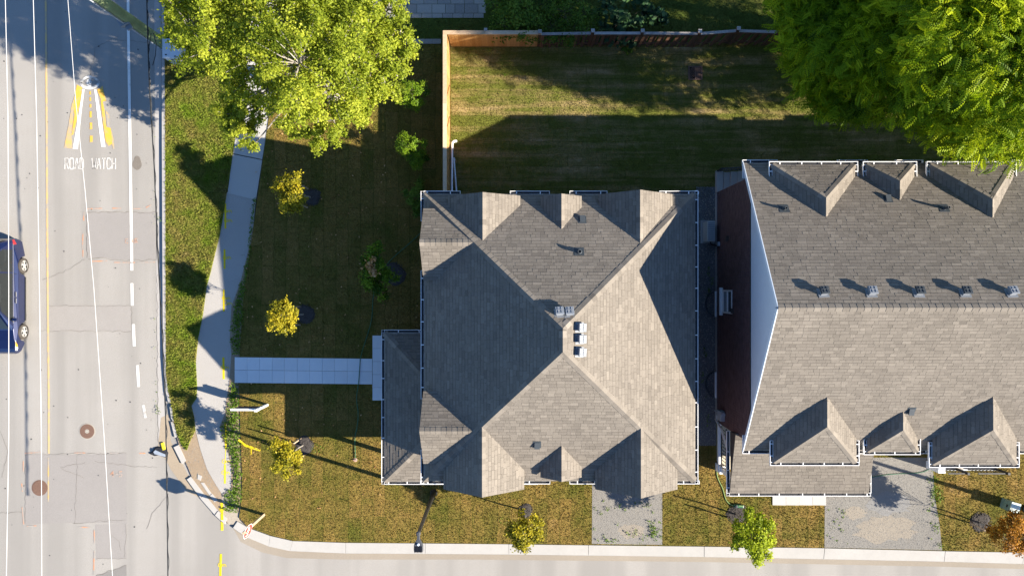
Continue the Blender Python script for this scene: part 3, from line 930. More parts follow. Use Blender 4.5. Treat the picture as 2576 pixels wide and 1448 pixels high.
def shingle_roof(roof_obj, faces, lo=0.14, hi=0.36, seed=1, tone_shift=0.0):
    rnd = random.Random(seed)
    pieces = []
    for f in faces:
        umin = min(q[0] for q in f.uv); umax = max(q[0] for q in f.uv); vmax = max(q[1] for q in f.uv)
        rows = int(vmax / EXPO) + 1
        others = [g for g in faces if g is not f and not (g.bb[1] < f.bb[0] or g.bb[0] > f.bb[1] or g.bb[3] < f.bb[2] or g.bb[2] > f.bb[3])]
        for k in range(rows):
            v0 = k * EXPO - (0.02 if k == 0 else 0) + rnd.uniform(-0.004, 0.004)
            u = umin - rnd.uniform(0, hi)
            while u < umax:
                w = rnd.uniform(lo, hi)
                thick = rnd.choice([0.006, 0.007, 0.012, 0.014])
                rect = [(u + 0.003, v0), (u + w - 0.003, v0), (u + w - 0.003, v0 + EXPO + 0.02), (u + 0.003, v0 + EXPO + 0.02)]
                poly = clip_poly(rect, f.uv)
                u += w
                if len(poly) < 3:
                    continue
                top, bot = [], []
                cx = cy = 0.0
                for (pu, pv) in poly:
                    hh = thick + (0.004 - thick) * min(1, max(0, (pv - v0) / (EXPO + 0.02)))
                    b = f.o + f.u * pu + f.v * pv
                    top.append(b + f.n * hh)
                    bot.append(b - f.n * 0.004)
                vis = False
                c = sum(top, Vector()) / len(top)
                for q in top + [c]:
                    if all(not (g.inside(q.x, q.y) and g.z(q.x, q.y) > q.z + 0.03) for g in others):
                        vis = True
                        break
                if not vis:
                    continue
                ar = 0.0
                for i in range(1, len(top) - 1):
                    ar += (top[i] - top[0]).cross(top[i + 1] - top[0]).length / 2
                if ar < 0.0015:
                    continue
                n = len(top)
                fc = [list(range(n))]
                for i in range(n):
                    j = (i + 1) % n
                    fc.append([n + i, n + j, j, i])
                # course shadow line painted as a dark granule band along the exposed top
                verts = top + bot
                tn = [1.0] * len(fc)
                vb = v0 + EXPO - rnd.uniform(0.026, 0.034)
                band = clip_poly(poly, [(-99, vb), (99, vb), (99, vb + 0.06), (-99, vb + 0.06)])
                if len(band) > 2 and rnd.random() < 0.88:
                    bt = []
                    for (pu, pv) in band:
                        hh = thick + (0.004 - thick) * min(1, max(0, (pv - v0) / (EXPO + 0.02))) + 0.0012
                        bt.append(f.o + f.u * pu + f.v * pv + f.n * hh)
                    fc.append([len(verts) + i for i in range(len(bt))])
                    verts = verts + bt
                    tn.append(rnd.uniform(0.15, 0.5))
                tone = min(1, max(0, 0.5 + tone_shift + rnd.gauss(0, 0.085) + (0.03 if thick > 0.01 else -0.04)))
                kx = (c.x * F / (H - c.z)); ky = (c.y * F / (H - c.z))
                seen = abs(kx) < 1270 and abs(ky) < 710
                size = ar * f.n.z / (H - c.z) ** 2 if seen else 0
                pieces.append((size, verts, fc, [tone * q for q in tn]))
    pieces.sort(key=lambda q: -q[0])
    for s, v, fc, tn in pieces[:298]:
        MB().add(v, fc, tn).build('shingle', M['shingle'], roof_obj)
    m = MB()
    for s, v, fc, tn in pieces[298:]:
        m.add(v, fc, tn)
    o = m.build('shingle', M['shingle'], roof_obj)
    o['kind'] = 'stuff'

def caps(roof_obj, a, b, fa, fb, seed=1, step=0.15, faces=None, half=0.15):
    """ridge or hip cap shingles laid from a (low end) to b"""
    rnd = random.Random(seed)
    a, b = Vector(a), Vector(b)
    d = b - a
    L = d.length
    d.normalize()
    sides = []
    for f in (fa, fb):
        s = f.n.cross(d).normalized()
        if s.z > 0:
            s = -s
        # down the slope of its own plane, away from the ridge
        sides.append(s)
    if (sides[0] - sides[1]).length < 0.2:
        sides[1] = -sides[0]
    k = 0
    while k * step < L - 0.03:
        p0 = a + d * (k * step)
        p1 = a + d * min(L, k * step + step + 0.05)
        up = (fa.n + fb.n).normalized()
        h0, h1 = 0.026 + rnd.uniform(0, .004), 0.018
        w = half * rnd.uniform(0.94, 1.04)
        top = []
        for p, hh in ((p0, h0), (p1, h1)):
            top += [p + sides[0] * w + fa.n * (hh - 0.004), p + up * (hh + 0.006), p + sides[1] * w + fb.n * (hh - 0.004)]
        low = [p0 + sides[0] * w, p0 - up * 0.01, p0 + sides[1] * w, p1 + sides[0] * w, p1 - up * 0.01, p1 + sides[1] * w]
        v = top + low
        fcs = [[0, 1, 4, 3], [1, 2, 5, 4], [6, 7, 1, 0], [7, 8, 2, 1], [6, 0, 3, 9], [2, 8, 11, 5]]
        # keep the outside up
        nrm = (v[1] - v[0]).cross(v[4] - v[0])
        if nrm.z < 0:
            fcs = [q[::-1] for q in fcs]
        MB().add(v, fcs, min(1, max(0, rnd.gauss(0.55, 0.13)))).build('ridge_cap', M['shingle'], roof_obj)
        k += 1

def deck(m, face, t=0.14):
    n = len(face.p)
    v = [q - Vector((0, 0, 0.003)) for q in face.p] + [q - Vector((0, 0, t)) for q in face.p]
    f = [list(range(n)), list(range(2 * n - 1, n - 1, -1))]
    for i in range(n):
        j = (i + 1) % n
        f.append([n + i, n + j, j, i])
    m.add(v, f)

def gutter(parent, a, b, out, tick=0.9, w=0.125, h=0.11, phase=0.3, cap=(True, True)):
    """open trough from a to b (top inner edge), out = horizontal outward direction"""
    a, b, out = Vector(a), Vector(b), Vector(out)
    d = (b - a).normalized()
    L = (b - a).length
    dn = Vector((0, 0, -1))
    m = MB()
    c = (a + b) / 2
    lip = 0.019
    m.bar(a + out * (w - lip / 2) + dn * h / 2, b + out * (w - lip / 2) + dn * h / 2, lip, h)
    m.bar(a + out * (w / 2) + dn * (h - 0.006), b + out * (w / 2) + dn * (h - 0.006), w - 0.03, 0.012)
    m.bar(a + out * 0.006 + dn * (h / 2 + .01), b + out * 0.006 + dn * (h / 2 + .01), 0.012, h - 0.02)
    for e, on in ((a, cap[0]), (b, cap[1])):
        if on:
            s = 1 if e is a else -1
            m.bar(e + out * 0.014 + dn * h / 2 + d * s * 0.008, e + out * (w - lip) + dn * h / 2 + d * s * 0.008, 0.016, h)
    g = m.build('gutter', M['white'], parent)
    m = MB()
    m.bar(a + out * ((w - lip + .012) / 2) + dn * (h - 0.022) + d * .02, b + out * ((w - lip + .012) / 2) + dn * (h - 0.022) - d * .02, w - lip - 0.016, 0.016)
    m.build('trough', M['gutterin'], g)
    s = phase
    while s < L - 0.05:
        p = a + d * s
        m = MB()
        m.bar(p + out * 0.004 + dn * 0.002, p + out * (w - 0.006) + dn * 0.002, 0.034, 0.008)
        m.build('bracket', M['white'], g)
        s += tick * random.uniform(0.9, 1.1)
    return g

def box_vent(parent, p, face, mat_top, mat_skirt, rot=0.0, s=0.265):
    """low roof ventilator: flange, box and hooded lid with a grid"""
    p = Vector(p)
    z = face.z(p.x, p.y)
    ja = random.uniform(-0.09, 0.09)
    up = (face.v * math.cos(ja) + face.u * math.sin(ja)); across = (face.u * math.cos(ja) - face.v * math.sin(ja))
    c = Vector((p.x, p.y, z))
    R = Matrix((across, up, face.n)).transposed()
    m = MB()
    m.box(c + face.n * 0.012, (s * 1.35, s * 1.35, 0.02), m=R)
    b = m.build('roof_vent', mat_skirt, parent)
    m = MB()
    m.box(c + face.n * 0.11, (s * 0.8, s * 0.8, 0.18), m=R)
    m.build('vent_box', mat_skirt, b)
    m = MB()
    base = [(-.5, -.5, .17), (.5, -.5, .17), (.5, .5, .17), (-.5, .5, .17), (-.46, -.40, .25), (.46, -.40, .25), (.46, .5, .23), (-.46, .5, .23)]
    pts = [c + across * (q[0] * s * 1.15) + up * (q[1] * s * 1.2) + face.n * q[2] for q in base]
    m.add(pts, [(0, 3, 2, 1), (4, 5, 6, 7), (0, 1, 5, 4), (1, 2, 6, 5), (2, 3, 7, 6), (3, 0, 4, 7)])
    for k in (-0.22, 0.22):
        m.bar(c + across * (k * s) + up * (-.36 * s) + face.n * 0.258, c + across * (k * s) + up * (.5 * s) + face.n * 0.24, 0.02, 0.014)
    m.bar(c - across * (.45 * s) + face.n * 0.25, c + across * (.45 * s) + face.n * 0.25, 0.02, 0.014)
    m.build('vent_lid', mat_top, b, bevel=0.008)
    return b

def pipe_vent(parent, p, face, hgt=0.45, r=0.055, cap=False):
    z = face.z(p[0], p[1])
    m = MB()
    c = Vector((p[0], p[1], z))
    R = Matrix((face.u, face.v, face.n)).transposed()
    m.box(c + face.n * 0.012, (0.36, 0.36, 0.014), m=R)
    b = m.build('pipe_flashing', M['ventdark'], parent)
    m = MB()
    m.lathe(c, [(r * 1.5, -0.08), (r * 1.4, 0.08), (r, 0.1), (r, hgt), (r * 0.72, hgt), (r * 0.72, hgt - 0.08)], 14)
    if cap:
        m.lathe(c + Vector((0, 0, hgt + 0.02)), [(r * 1.5, 0), (r * 1.5, 0.05), (r * 0.5, 0.09)], 14)
    m.build('vent_pipe', M['ventdark'], b)

def exhaust_vent(parent, p, face):
    z = face.z(p[0], p[1])
    c = Vector((p[0], p[1], z))
    R = Matrix((face.u, face.v, face.n)).transposed()
    m = MB()
    m.box(c + face.n * 0.01, (0.30, 0.34, 0.014), m=R)
    b = m.build('exhaust_flashing', M['ventdark'], parent)
    m = MB()
    base = [(-.10, -.12, .0), (.10, -.12, .0), (.10, .12, .0), (-.10, .12, .0), (-.10, -.12, .13), (.10, -.12, .13), (.09, .12, .04), (-.09, .12, .04)]
    pts = [c + face.u * q[0] + face.v * q[1] + face.n * q[2] for q in base]
    m.add(pts, [(0, 3, 2, 1), (4, 5, 6, 7), (0, 1, 5, 4), (1, 2, 6, 5), (2, 3, 7, 6), (3, 0, 4, 7)])
    m.build('exhaust_hood', M['ventdark'], b)

# ---- the detached house in the middle
house = thing('detached_house', 'detached brick house with square hipped roof, many small gables and a side porch', 'house', (1.8, -1.8, 0))
XW, XE, YN, YS, ZE = -3.38, 7.03, 3.60, -7.40, 5.42
RX, RN, RS, ZR1 = 1.73, -1.37, -2.18, 8.90
NW, NE, SE_, SW = (XW, YN, ZE), (XE, YN, ZE), (XE, YS, ZE), (XW, YS, ZE)
RNp, RSp = (RX, RN, ZR1), (RX, RS, ZR1)
fN = Face([NE, NW, RNp]); fS = Face([SW, SE_, RSp]); fW = Face([NW, SW, RSp, RNp]); fE = Face([SE_, NE, RNp, RSp])
hf = [fN, fS, fW, fE]
gables = []
def gable(axis, pos, half, front, zc, zr, back, lw=None):
    """axis 'y': ridge runs along y at x=pos from y=front to y=back"""
    if axis == 'y':
        R0, R1 = (pos, front[1], zr), (pos, back, zr)
        L0, L1 = (pos - half[0], front[0], zc), (pos - half[0], back, zc)
        Q0, Q1 = (pos + half[1], front[0], zc), (pos + half[1], back, zc)
    else:
        R0, R1 = (front[1], pos, zr), (back, pos, zr)
        L0, L1 = (front[0], pos - half[0], zc), (back, pos - half[0], zc)
        Q0, Q1 = (front[0], pos + half[1], zc), (back, pos + half[1], zc)
    a, b = Face([L0, L1, R1, R0]), Face([Q0, Q1, R1, R0])
    hf.extend([a, b])
    gables.append((R0, R1, a, b, L0, Q0))
BK = 0.35
gable('y', -1.08, (1.35, 1.39), (3.50, 3.52), 5.75, 6.71, 1.734 - BK)
gable('y', 1.84, (0.75, 0.80), (3.48, 3.50), 5.80, 6.40, 2.26 - BK)
gable('y', 4.70, (1.39, 1.39), (3.56, 3.60), 5.75, 6.78, 1.66 - BK)
gable('y', -1.09, (1.51, 1.55), (-7.64, -7.62), 5.75, 6.98, -5.07 + BK)
gable('y', 1.84, (0.76, 0.79), (-7.16, -7.18), 5.85, 6.45, -5.85 + BK)
gable('y', 4.70, (1.53, 1.58), (-7.64, -7.66), 5.75, 6.96, -5.12 + BK)
gable('x', 1.67, (1.36, 1.34), (-3.37, -3.40), 5.75, 6.76, -1.42 + BK)
gable('x', -5.25, (1.41, 1.33), (-3.37, -3.40), 5.75, 6.76, -1.42 + BK)
# porch roof on the west side
PX, PN, PSY, PZ = -5.30, -1.86, -8.03, 2.92
ps = 0.42
pw = 2.3
pA, pB = (PX, PSY, PZ), (PX, PN, PZ)
ptop = PZ + ps * pw
fPW = Face([pB, pA, (PX + pw, PSY + pw, ptop), (PX + pw, PN - pw, ptop)])
fPS = Face([pA, (1.0, PSY, PZ), (1.0, PSY + pw, ptop), (PX + pw, PSY + pw, ptop)])
fPN = Face([(PX + pw, PN, PZ), pB, (PX + pw, PN - pw, ptop)])
porch_faces = [fPW, fPS, fPN]

m = MB()
for f in hf + porch_faces:
    deck(m, f)
roof = m.build('roof', M['deck'], house)
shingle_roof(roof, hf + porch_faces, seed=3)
sd = 10
for a, b, fa, fb in ((NW, RNp, fN, fW), (NE, RNp, fN, fE), (SW, RSp, fS, fW), (SE_, RSp, fS, fE), (RSp, RNp, fW, fE)):
    sd += 1
    caps(roof, a, b, fa, fb, sd, step=0.24)
for R0, R1, a, b, L0, Q0 in gables:
    sd += 1
    caps(roof, R0, Vector(R0) + (Vector(R1) - Vector(R0)) * 0.94, a, b, sd, step=0.20)
caps(roof, pA, Vector(pA) + Vector((pw, pw, ps * pw)) * 0.95, fPW, fPS, 61, step=0.20)
caps(roof, pB, Vector(pB) + Vector((pw, -pw, ps * pw)) * 0.95, fPW, fPN, 62, step=0.20)

# walls, gable fronts, porch
m = MB()
m.box((1.83, -1.85, 2.66), (9.5, 9.9, 5.28))
for (xa, xb, ya, yb) in ((-2.2, 0.15, -7.3, -6.0), (3.5, 5.95, -7.3, -6.0), (-2.2, 0.1, 2.9, 3.25), (3.6, 5.8, 2.9, 3.3)):
    m.box(((xa + xb) / 2, (ya + yb) / 2, 2.7), (xb - xa, yb - ya, 5.4))
m.build('wall', M['brick'], house)
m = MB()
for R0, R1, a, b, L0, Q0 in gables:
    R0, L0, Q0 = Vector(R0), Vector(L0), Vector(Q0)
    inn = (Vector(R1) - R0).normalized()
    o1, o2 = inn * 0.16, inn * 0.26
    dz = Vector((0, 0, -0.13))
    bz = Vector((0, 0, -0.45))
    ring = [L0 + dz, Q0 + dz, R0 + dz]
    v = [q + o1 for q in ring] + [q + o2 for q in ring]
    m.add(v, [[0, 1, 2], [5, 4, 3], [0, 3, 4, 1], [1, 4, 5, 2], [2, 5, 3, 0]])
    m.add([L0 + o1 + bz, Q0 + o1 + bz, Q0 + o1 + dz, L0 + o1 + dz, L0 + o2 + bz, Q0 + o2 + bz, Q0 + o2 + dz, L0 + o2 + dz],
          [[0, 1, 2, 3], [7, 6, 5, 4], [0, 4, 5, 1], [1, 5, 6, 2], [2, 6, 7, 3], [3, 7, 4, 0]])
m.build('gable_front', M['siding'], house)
m = MB()
m.prism([(-5.0, -2.1), (-2.9, -2.1), (-2.9, -7.6), (-5.0, -7.6)], 0.0, 0.35)
m.build('porch_floor', M['porchfloor'], house)
for q in ((-4.95, -7.65), (-4.95, -4.9), (-4.95, -2.2), (0.6, -7.65)):
    m = MB()
    m.box((q[0], q[1], 1.44), (0.16, 0.16, 2.82))
    m.box((q[0], q[1], 0.14), (0.32, 0.32, 0.28))
    m.build('porch_post', M['white'], house)

# gutters of the house (eaves interrupted by the gables)
GZ = ZE + 0.0
def xpix(px, z):
    return (px - 1288) * (H - z) / F
def ypix(py, z):
    return (724 - py) * (H - z) / F
for a, b in ((1058, 1158), (1283, 1383), (1433, 1528), (1659, 1758)):
    gutter(house, (xpix(a, GZ), YN, GZ), (xpix(b, GZ), YN, GZ), (0, 1, 0), phase=0.25)
for a, b in ((1057, 1118), (1312, 1384), (1433, 1502), (1700, 1760)):
    gutter(house, (xpix(a, GZ), YS, GZ), (xpix(b, GZ), YS, GZ), (0, -1, 0), phase=0.3)
for a, b in ((480, 556), (680, 1003), (1131, 1215)):
    gutter(house, (XW, ypix(a, GZ), GZ), (XW, ypix(b, GZ), GZ), (-1, 0, 0), phase=0.3, tick=0.82)
gutter(house, (XE, ypix(479, GZ), GZ), (XE, ypix(1216, GZ), GZ), (1, 0, 0), phase=0.35, tick=0.85)
gutter(house, (PX, PN + 0.12, PZ), (PX, PSY - 0.12, PZ), (-1, 0, 0), phase=0.4, tick=0.8)
gutter(house, (PX - 0.12, PSY, PZ), (1.06, PSY, PZ), (0, -1, 0), phase=0.3, tick=0.8)
gutter(house, (PX - 0.12, PN, PZ), (-3.0, PN, PZ), (0, 1, 0), phase=0.7, tick=0.8)

# ventilators
def onface(px, py, face, it=6):
    z = 7.0
    for _ in range(it):
        p = G(px, py, z)
        z = face.z(p.x, p.y)
    return (p.x, p.y)
for px_ in (1407, 1432):
    box_vent(house, onface(px_, 788, fN), fN, M['vent'], M['vent'])
for py_ in (823, 852, 885):
    box_vent(house, onface(1457, py_, fE), fE, M['vent'], M['vent'])
pipe_vent(house, onface(1457, 633, fN), fN, 0.27, 0.07, False)
exhaust_vent(house, onface(1465, 553, fN), fN)
exhaust_vent(house, onface(1351, 1117, fS), fS)

# ---- the townhouse row on the right
row = thing('townhouse', 'brick townhouse row with long gabled roof, hipped dormers and a pale gable end', 'townhouse', (9.2, -0.7, 0))
TX0, TX1 = 8.87, 30.0
TN, TS, TZ, TRY, TRZ = 4.78, -6.22, 5.50, -0.66, 9.48
tN = Face([(TX1, TN, TZ), (TX0, TN, TZ), (TX0, TRY, TRZ), (TX1, TRY, TRZ)])
tS = Face([(TX0, TS, TZ), (TX1, TS, TZ), (TX1, TRY, TRZ), (TX0, TRY, TRZ)])
tf = [tN, tS]
dorm = []
def dormer(x0, x1, front, zd, xr, zr, apexy, backy, s):
    """hipped dormer; s = +1 faces north, -1 faces south"""
    i = 0.12
    FL, FR = (x0 + i, front - s * i, zd), (x1 - i, front - s * i, zd)
    BL, BR = (x0 + i, backy, zd), (x1 - i, backy, zd)
    Ra, Rb = (xr, apexy, zr), (xr, backy - s * 0.25, zr)
    BL = (x0 + i, backy - s * 0.25, zd); BR = (x1 - i, backy - s * 0.25, zd)
    a = Face([FL, BL, Rb, Ra]); c = Face([FR, BR, Rb, Ra]); b = Face([FL, FR, Ra])
    tf.extend([a, b, c])
    dorm.append((FL, FR, Ra, Rb, a, b, c, s, x0, x1, front, zd))
dormer(9.72, 13.07, 4.77, 5.93, 11.38, 7.13, 3.27, 2.59, 1)
dormer(13.27, 15.30, 4.77, 5.93, 14.29, 6.65, 3.94, 3.29, 1)
dormer(15.67, 19.06, 4.77, 5.93, 17.40, 7.15, 3.22, 2.54, 1)
dormer(22.2, 25.5, 4.77, 5.93, 23.85, 7.13, 3.27, 2.59, 1)
dormer(9.77, 13.14, -6.71, 5.88, 11.42, 7.14, -5.03, -3.99, -1)
dormer(13.32, 15.46, -6.30, 5.88, 14.38, 6.71, -5.23, -4.58, -1)
dormer(15.79, 19.20, -6.78, 5.88, 17.43, 7.14, -5.14, -4.06, -1)
dormer(22.2, 25.6, -6.75, 5.88, 23.9, 7.14, -5.1, -4.0, -1)
# shed porch roof on the street side
qx0, qx1, qs, qn, qz0, qz1 = 9.02, 14.78, -8.50, -5.9, 3.0, 3.72
tP = Face([(qx0, qs, qz0), (qx1, qs, qz0), (qx1, qn, qz1), (qx0 + 0.05, qn, qz1)])
m = MB()
for f in tf + [tP]:
    deck(m, f, 0.12)
troof = m.build('roof', M['deck'], row)
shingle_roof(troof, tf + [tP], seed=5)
caps(troof, (TX0, TRY, TRZ), (20.5, TRY, TRZ), tN, tS, 70, step=0.24)
for (FL, FR, Ra, Rb, a, b, c, s, x0, x1, fr, zd) in dorm:
    if x0 > 21:
        continue
    sd += 1
    caps(troof, FL, Ra, a, b, sd, step=0.3, half=0.13)
    caps(troof, FR, Ra, c, b, sd + 40, step=0.3, half=0.13)
    caps(troof, Ra, Vector(Ra) + (Vector(Rb) - Vector(Ra)) * 0.72, a, c, sd + 80, step=0.3, half=0.13)

# dormer walls
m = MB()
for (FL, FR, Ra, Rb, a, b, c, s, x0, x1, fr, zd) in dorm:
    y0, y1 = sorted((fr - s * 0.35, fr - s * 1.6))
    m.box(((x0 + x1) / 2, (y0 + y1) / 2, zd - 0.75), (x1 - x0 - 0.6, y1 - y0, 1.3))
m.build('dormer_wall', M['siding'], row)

WX = 9.20
BY0, BY1 = -6.0, 4.28
# body behind the bricks, gable siding, brick by brick end wall
m = MB()
m.prism([(WX + 0.03, BY0), (29.5, BY0), (29.5, BY1), (WX + 0.03, BY1)], 0.0, 5.36)
m.build('wall', M['mortar'], row)
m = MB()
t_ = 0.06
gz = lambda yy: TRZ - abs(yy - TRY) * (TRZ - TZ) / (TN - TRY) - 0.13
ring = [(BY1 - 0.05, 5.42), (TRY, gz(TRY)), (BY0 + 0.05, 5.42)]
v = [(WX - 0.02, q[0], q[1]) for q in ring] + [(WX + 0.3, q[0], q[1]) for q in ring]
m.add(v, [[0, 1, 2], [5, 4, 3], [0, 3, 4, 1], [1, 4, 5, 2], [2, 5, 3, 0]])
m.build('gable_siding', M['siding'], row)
m = MB()
m.prism([(WX - 0.055, BY0), (WX + 0.1, BY0), (WX + 0.1, BY1), (WX - 0.055, BY1)], 5.37, 5.415)
m.build('wall_flashing', M['fascia'], row)
# eave returns
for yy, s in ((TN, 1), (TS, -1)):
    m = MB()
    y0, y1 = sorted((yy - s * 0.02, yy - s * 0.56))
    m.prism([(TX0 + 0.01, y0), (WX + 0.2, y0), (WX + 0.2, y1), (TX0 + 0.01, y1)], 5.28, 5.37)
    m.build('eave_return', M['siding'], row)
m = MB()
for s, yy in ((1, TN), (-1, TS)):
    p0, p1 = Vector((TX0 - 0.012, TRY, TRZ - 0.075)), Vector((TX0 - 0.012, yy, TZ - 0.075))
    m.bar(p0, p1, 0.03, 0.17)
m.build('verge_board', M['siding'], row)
# window in the end wall
wy0, wy1, wz0, wz1 = -1.05, -0.12, 1.35, 2.75
wb = random.Random(12)
bm_ = MB()
singles = []
rowk = 0
z = 0.32
while z < 5.36:
    y = BY0 - (0.105 if rowk % 2 else 0)
    while y < BY1:
        y0, y1 = max(y + 0.007, BY0), min(y + 0.203, BY1)
        y += 0.21
        if y1 - y0 < 0.03:
            continue
        if wy0 - 0.08 < (y0 + y1) / 2 < wy1 + 0.08 and wz0 - 0.1 < z < wz1 + 0.02:
            continue
        pr = wb.uniform(-0.002, 0.003)
        x0 = WX - 0.012 - pr
        v = [(x0, y0, z), (x0, y1, z), (x0, y1, z + 0.063), (x0, y0, z + 0.061), (WX + 0.03, y0, z), (WX + 0.03, y1, z), (WX + 0.03, y1, z + 0.061), (WX + 0.03, y0, z + 0.061)]
        bm_.add(v, [[0, 3, 2, 1], [4, 0, 1, 5], [3, 7, 6, 2], [0, 4, 7, 3], [1, 2, 6, 5]], min(1, max(0, wb.gauss(0.5, 0.22))))
    z += 0.0745
    rowk += 1
o = bm_.build('brick', M['brick'], row); o['kind'] = 'stuff'
m = MB(); m.box((WX, (BY0 + BY1) / 2, 0.16), (0.06, BY1 - BY0, 0.30)); m.build('foundation', M['oldkerb'], row)
m = MB()
for yy in (wy0, wy1):
    m.box((WX - 0.01, yy, (wz0 + wz1) / 2), (0.07, 0.07, wz1 - wz0))
m.box((WX - 0.01, (wy0 + wy1) / 2, wz1), (0.07, wy1 - wy0 + 0.07, 0.07))
m.box((WX - 0.01, (wy0 + wy1) / 2, (wz0 + wz1) / 2), (0.06, wy1 - wy0 - .07, 0.05))
m.box((WX - 0.01, (wy0 + wy1) / 2, wz0), (0.07, wy1 - wy0 + 0.07, 0.07))
win = m.build('window', M['white'], row)
m = MB(); m.box((WX + 0.015, (wy0 + wy1) / 2, (wz0 + wz1) / 2), (0.02, wy1 - wy0 - .05, wz1 - wz0 - .05)); m.build('pane', M['window'], win)
m = MB(); m.box((WX - 0.07, (wy0 + wy1) / 2, wz0 - 0.09), (0.17, wy1 - wy0 + 0.28, 0.09)); m.build('sill', M['white'], win)
for yy in (-0.72, -4.35):
    m = MB()
    m.box((WX - 0.04, yy, 0.24), (0.10, 1.15, 0.12))
    w2 = m.build('basement_window', M['white'], row)
    m = MB()
    arcp = [(WX - 0.05 - 0.42 * math.sin(a), yy + 0.55 * math.cos(a)) for a in np.linspace(0, math.pi, 13)]
    for a, b in zip(arcp[:-1], arcp[1:]):
        m.bar((a[0], a[1], 0.10), (b[0], b[1], 0.10), 0.03, 0.22)
    m.build('window_well', M['ventdark'], w2)
for (yy, zz, w, h, mt) in ((2.10, 2.15, 0.22, 0.16, 'fascia'), (1.95, 0.75, 0.18, 0.16, 'conduit'), (-0.95, 2.95, 0.2, 0.12, 'fascia')):
    m = MB(); m.box((WX - 0.06, yy, zz), (0.10, w, h)); m.build('wall_vent', M[mt], row)
m = MB()
m.box((WX - 0.10, -5.55, 1.35), (0.20, 0.42, 0.55)); m.tube([(WX - 0.12, -5.45, 1.62), (WX - 0.12, -5.45, 1.8)], 0.09, 10); m.tube([(WX - 0.1, -5.5, 1.1), (WX - 0.1, -5.5, 0.2)], 0.025)
m.build('meter_box', M['conduit'], row)
m = MB(); m.box((WX - 0.08, -5.72, 0.85), (0.14, 0.2, 0.25)); m.build('junction_box', M['cabinet'], row)

# porch of the row: shed wall, posts, floor, railing
m = MB()
v = [(9.08, -8.4, 2.90), (9.08, -5.95, 2.90), (9.12, -5.95, 3.58), (9.30, -8.4, 2.90), (9.30, -5.95, 2.90), (9.30, -5.95, 3.58)]
m.add(v, [[0, 2, 1], [3, 4, 5], [0, 3, 5, 2], [0, 1, 4, 3], [1, 2, 5, 4]])
m.build('porch_cheek', M['fascia'], row)
m = MB(); m.prism([(9.25, -5.9), (13.9, -5.9), (13.9, -8.05), (9.25, -8.05)], 0.0, 0.62); m.build('porch_floor', M['porchfloor'], row)
for q in (9.35, 14.4):
    m = MB(); m.box((q, -8.05, 1.45), (0.2, 0.2, 2.86)); m.box((q, -8.05, 0.4), (0.34, 0.34, 0.8)); m.build('porch_post', M['white'], row)
m = MB()
m.bar((9.22, -8.15, 0.64), (9.22, -5.95, 0.64), 0.16, 0.05)
m.build('porch_curb', M['white'], row)
m = MB()
m.bar((9.27, -7.95, 1.55), (9.27, -6.1, 1.55), 0.05, 0.05); m.bar((9.27, -7.95, 0.76), (9.27, -6.1, 0.76), 0.05, 0.05)
rl = m.build('railing', M['black'], row)
for k in range(12):
    m = MB(); yy = -7.88 + k * 0.15; m.bar((9.27, yy, 0.76), (9.27, yy, 1.55), 0.022); m.build('baluster', M['black'], rl)
m = MB(); m.tube([(9.12, -5.85, 0.35), (9.08, -6.15, 1.5), (8.98, -6.75, 2.85)], 0.05, 8); m.build('downspout', M['white'], row)

# gutters of the row
g0 = 5.50
for a, b in ((1868, 1956), (2107, 2184), (2253, 2323), (2545, 2576)):
    gutter(row, (xpix(a, g0), TN, g0), (xpix(b, g0), TN, g0), (0, 1, 0), phase=0.3, tick=0.75)
for a, b in ((1868, 1942), (2160, 2192), (2255, 2340), (2563, 2640)):
    gutter(row, (xpix(a, g0), TS, g0), (xpix(b, g0), TS, g0), (0, -1, 0), phase=0.25, tick=0.95)
for (FL, FR, Ra, Rb, a, b, c, s, x0, x1, fr, zd) in dorm:
    yb = fr - s * (0.62 if s > 0 else 0.95)
    gutter(row, (x0, fr - s * 0.12, zd), (x1, fr - s * 0.12, zd), (0, s, 0), phase=0.4, tick=0.78)
    gutter(row, (x0 + 0.12, fr - s * 0.12, zd), (x0 + 0.12, yb, zd), (-1, 0, 0), phase=0.25, tick=0.45)
    gutter(row, (x1 - 0.12, fr - s * 0.12, zd), (x1 - 0.12, yb, zd), (1, 0, 0), phase=0.25, tick=0.45)
gutter(row, (9.03, -8.62, 2.98), (9.03, -5.93, 2.98), (-1, 0, 0), phase=0.35, tick=0.8)
gutter(row, (8.91, -8.50, 2.98), (14.88, -8.50, 2.98), (0, -1, 0), phase=0.5, tick=0.9)
gutter(row, (14.78, -8.50, 2.98), (14.78, -7.5, 2.98), (1, 0, 0), phase=0.4, tick=0.8)

for i, px_ in enumerate((2070, 2191, 2310, 2427, 2543)):
    dk = i in (0, 2, 3)
    box_vent(row, onface(px_, 737, tN), tN, M['ventdark'] if dk else M['vent'], M['vent'])
pipe_vent(row, onface(1972, 525, tN), tN, 0.28, 0.05)
pipe_vent(row, onface(2374, 524, tN), tN, 0.38, 0.05)
exhaust_vent(row, onface(2234, 501, tN), tN)
exhaust_vent(row, onface(2292, 1032, tS), tS)
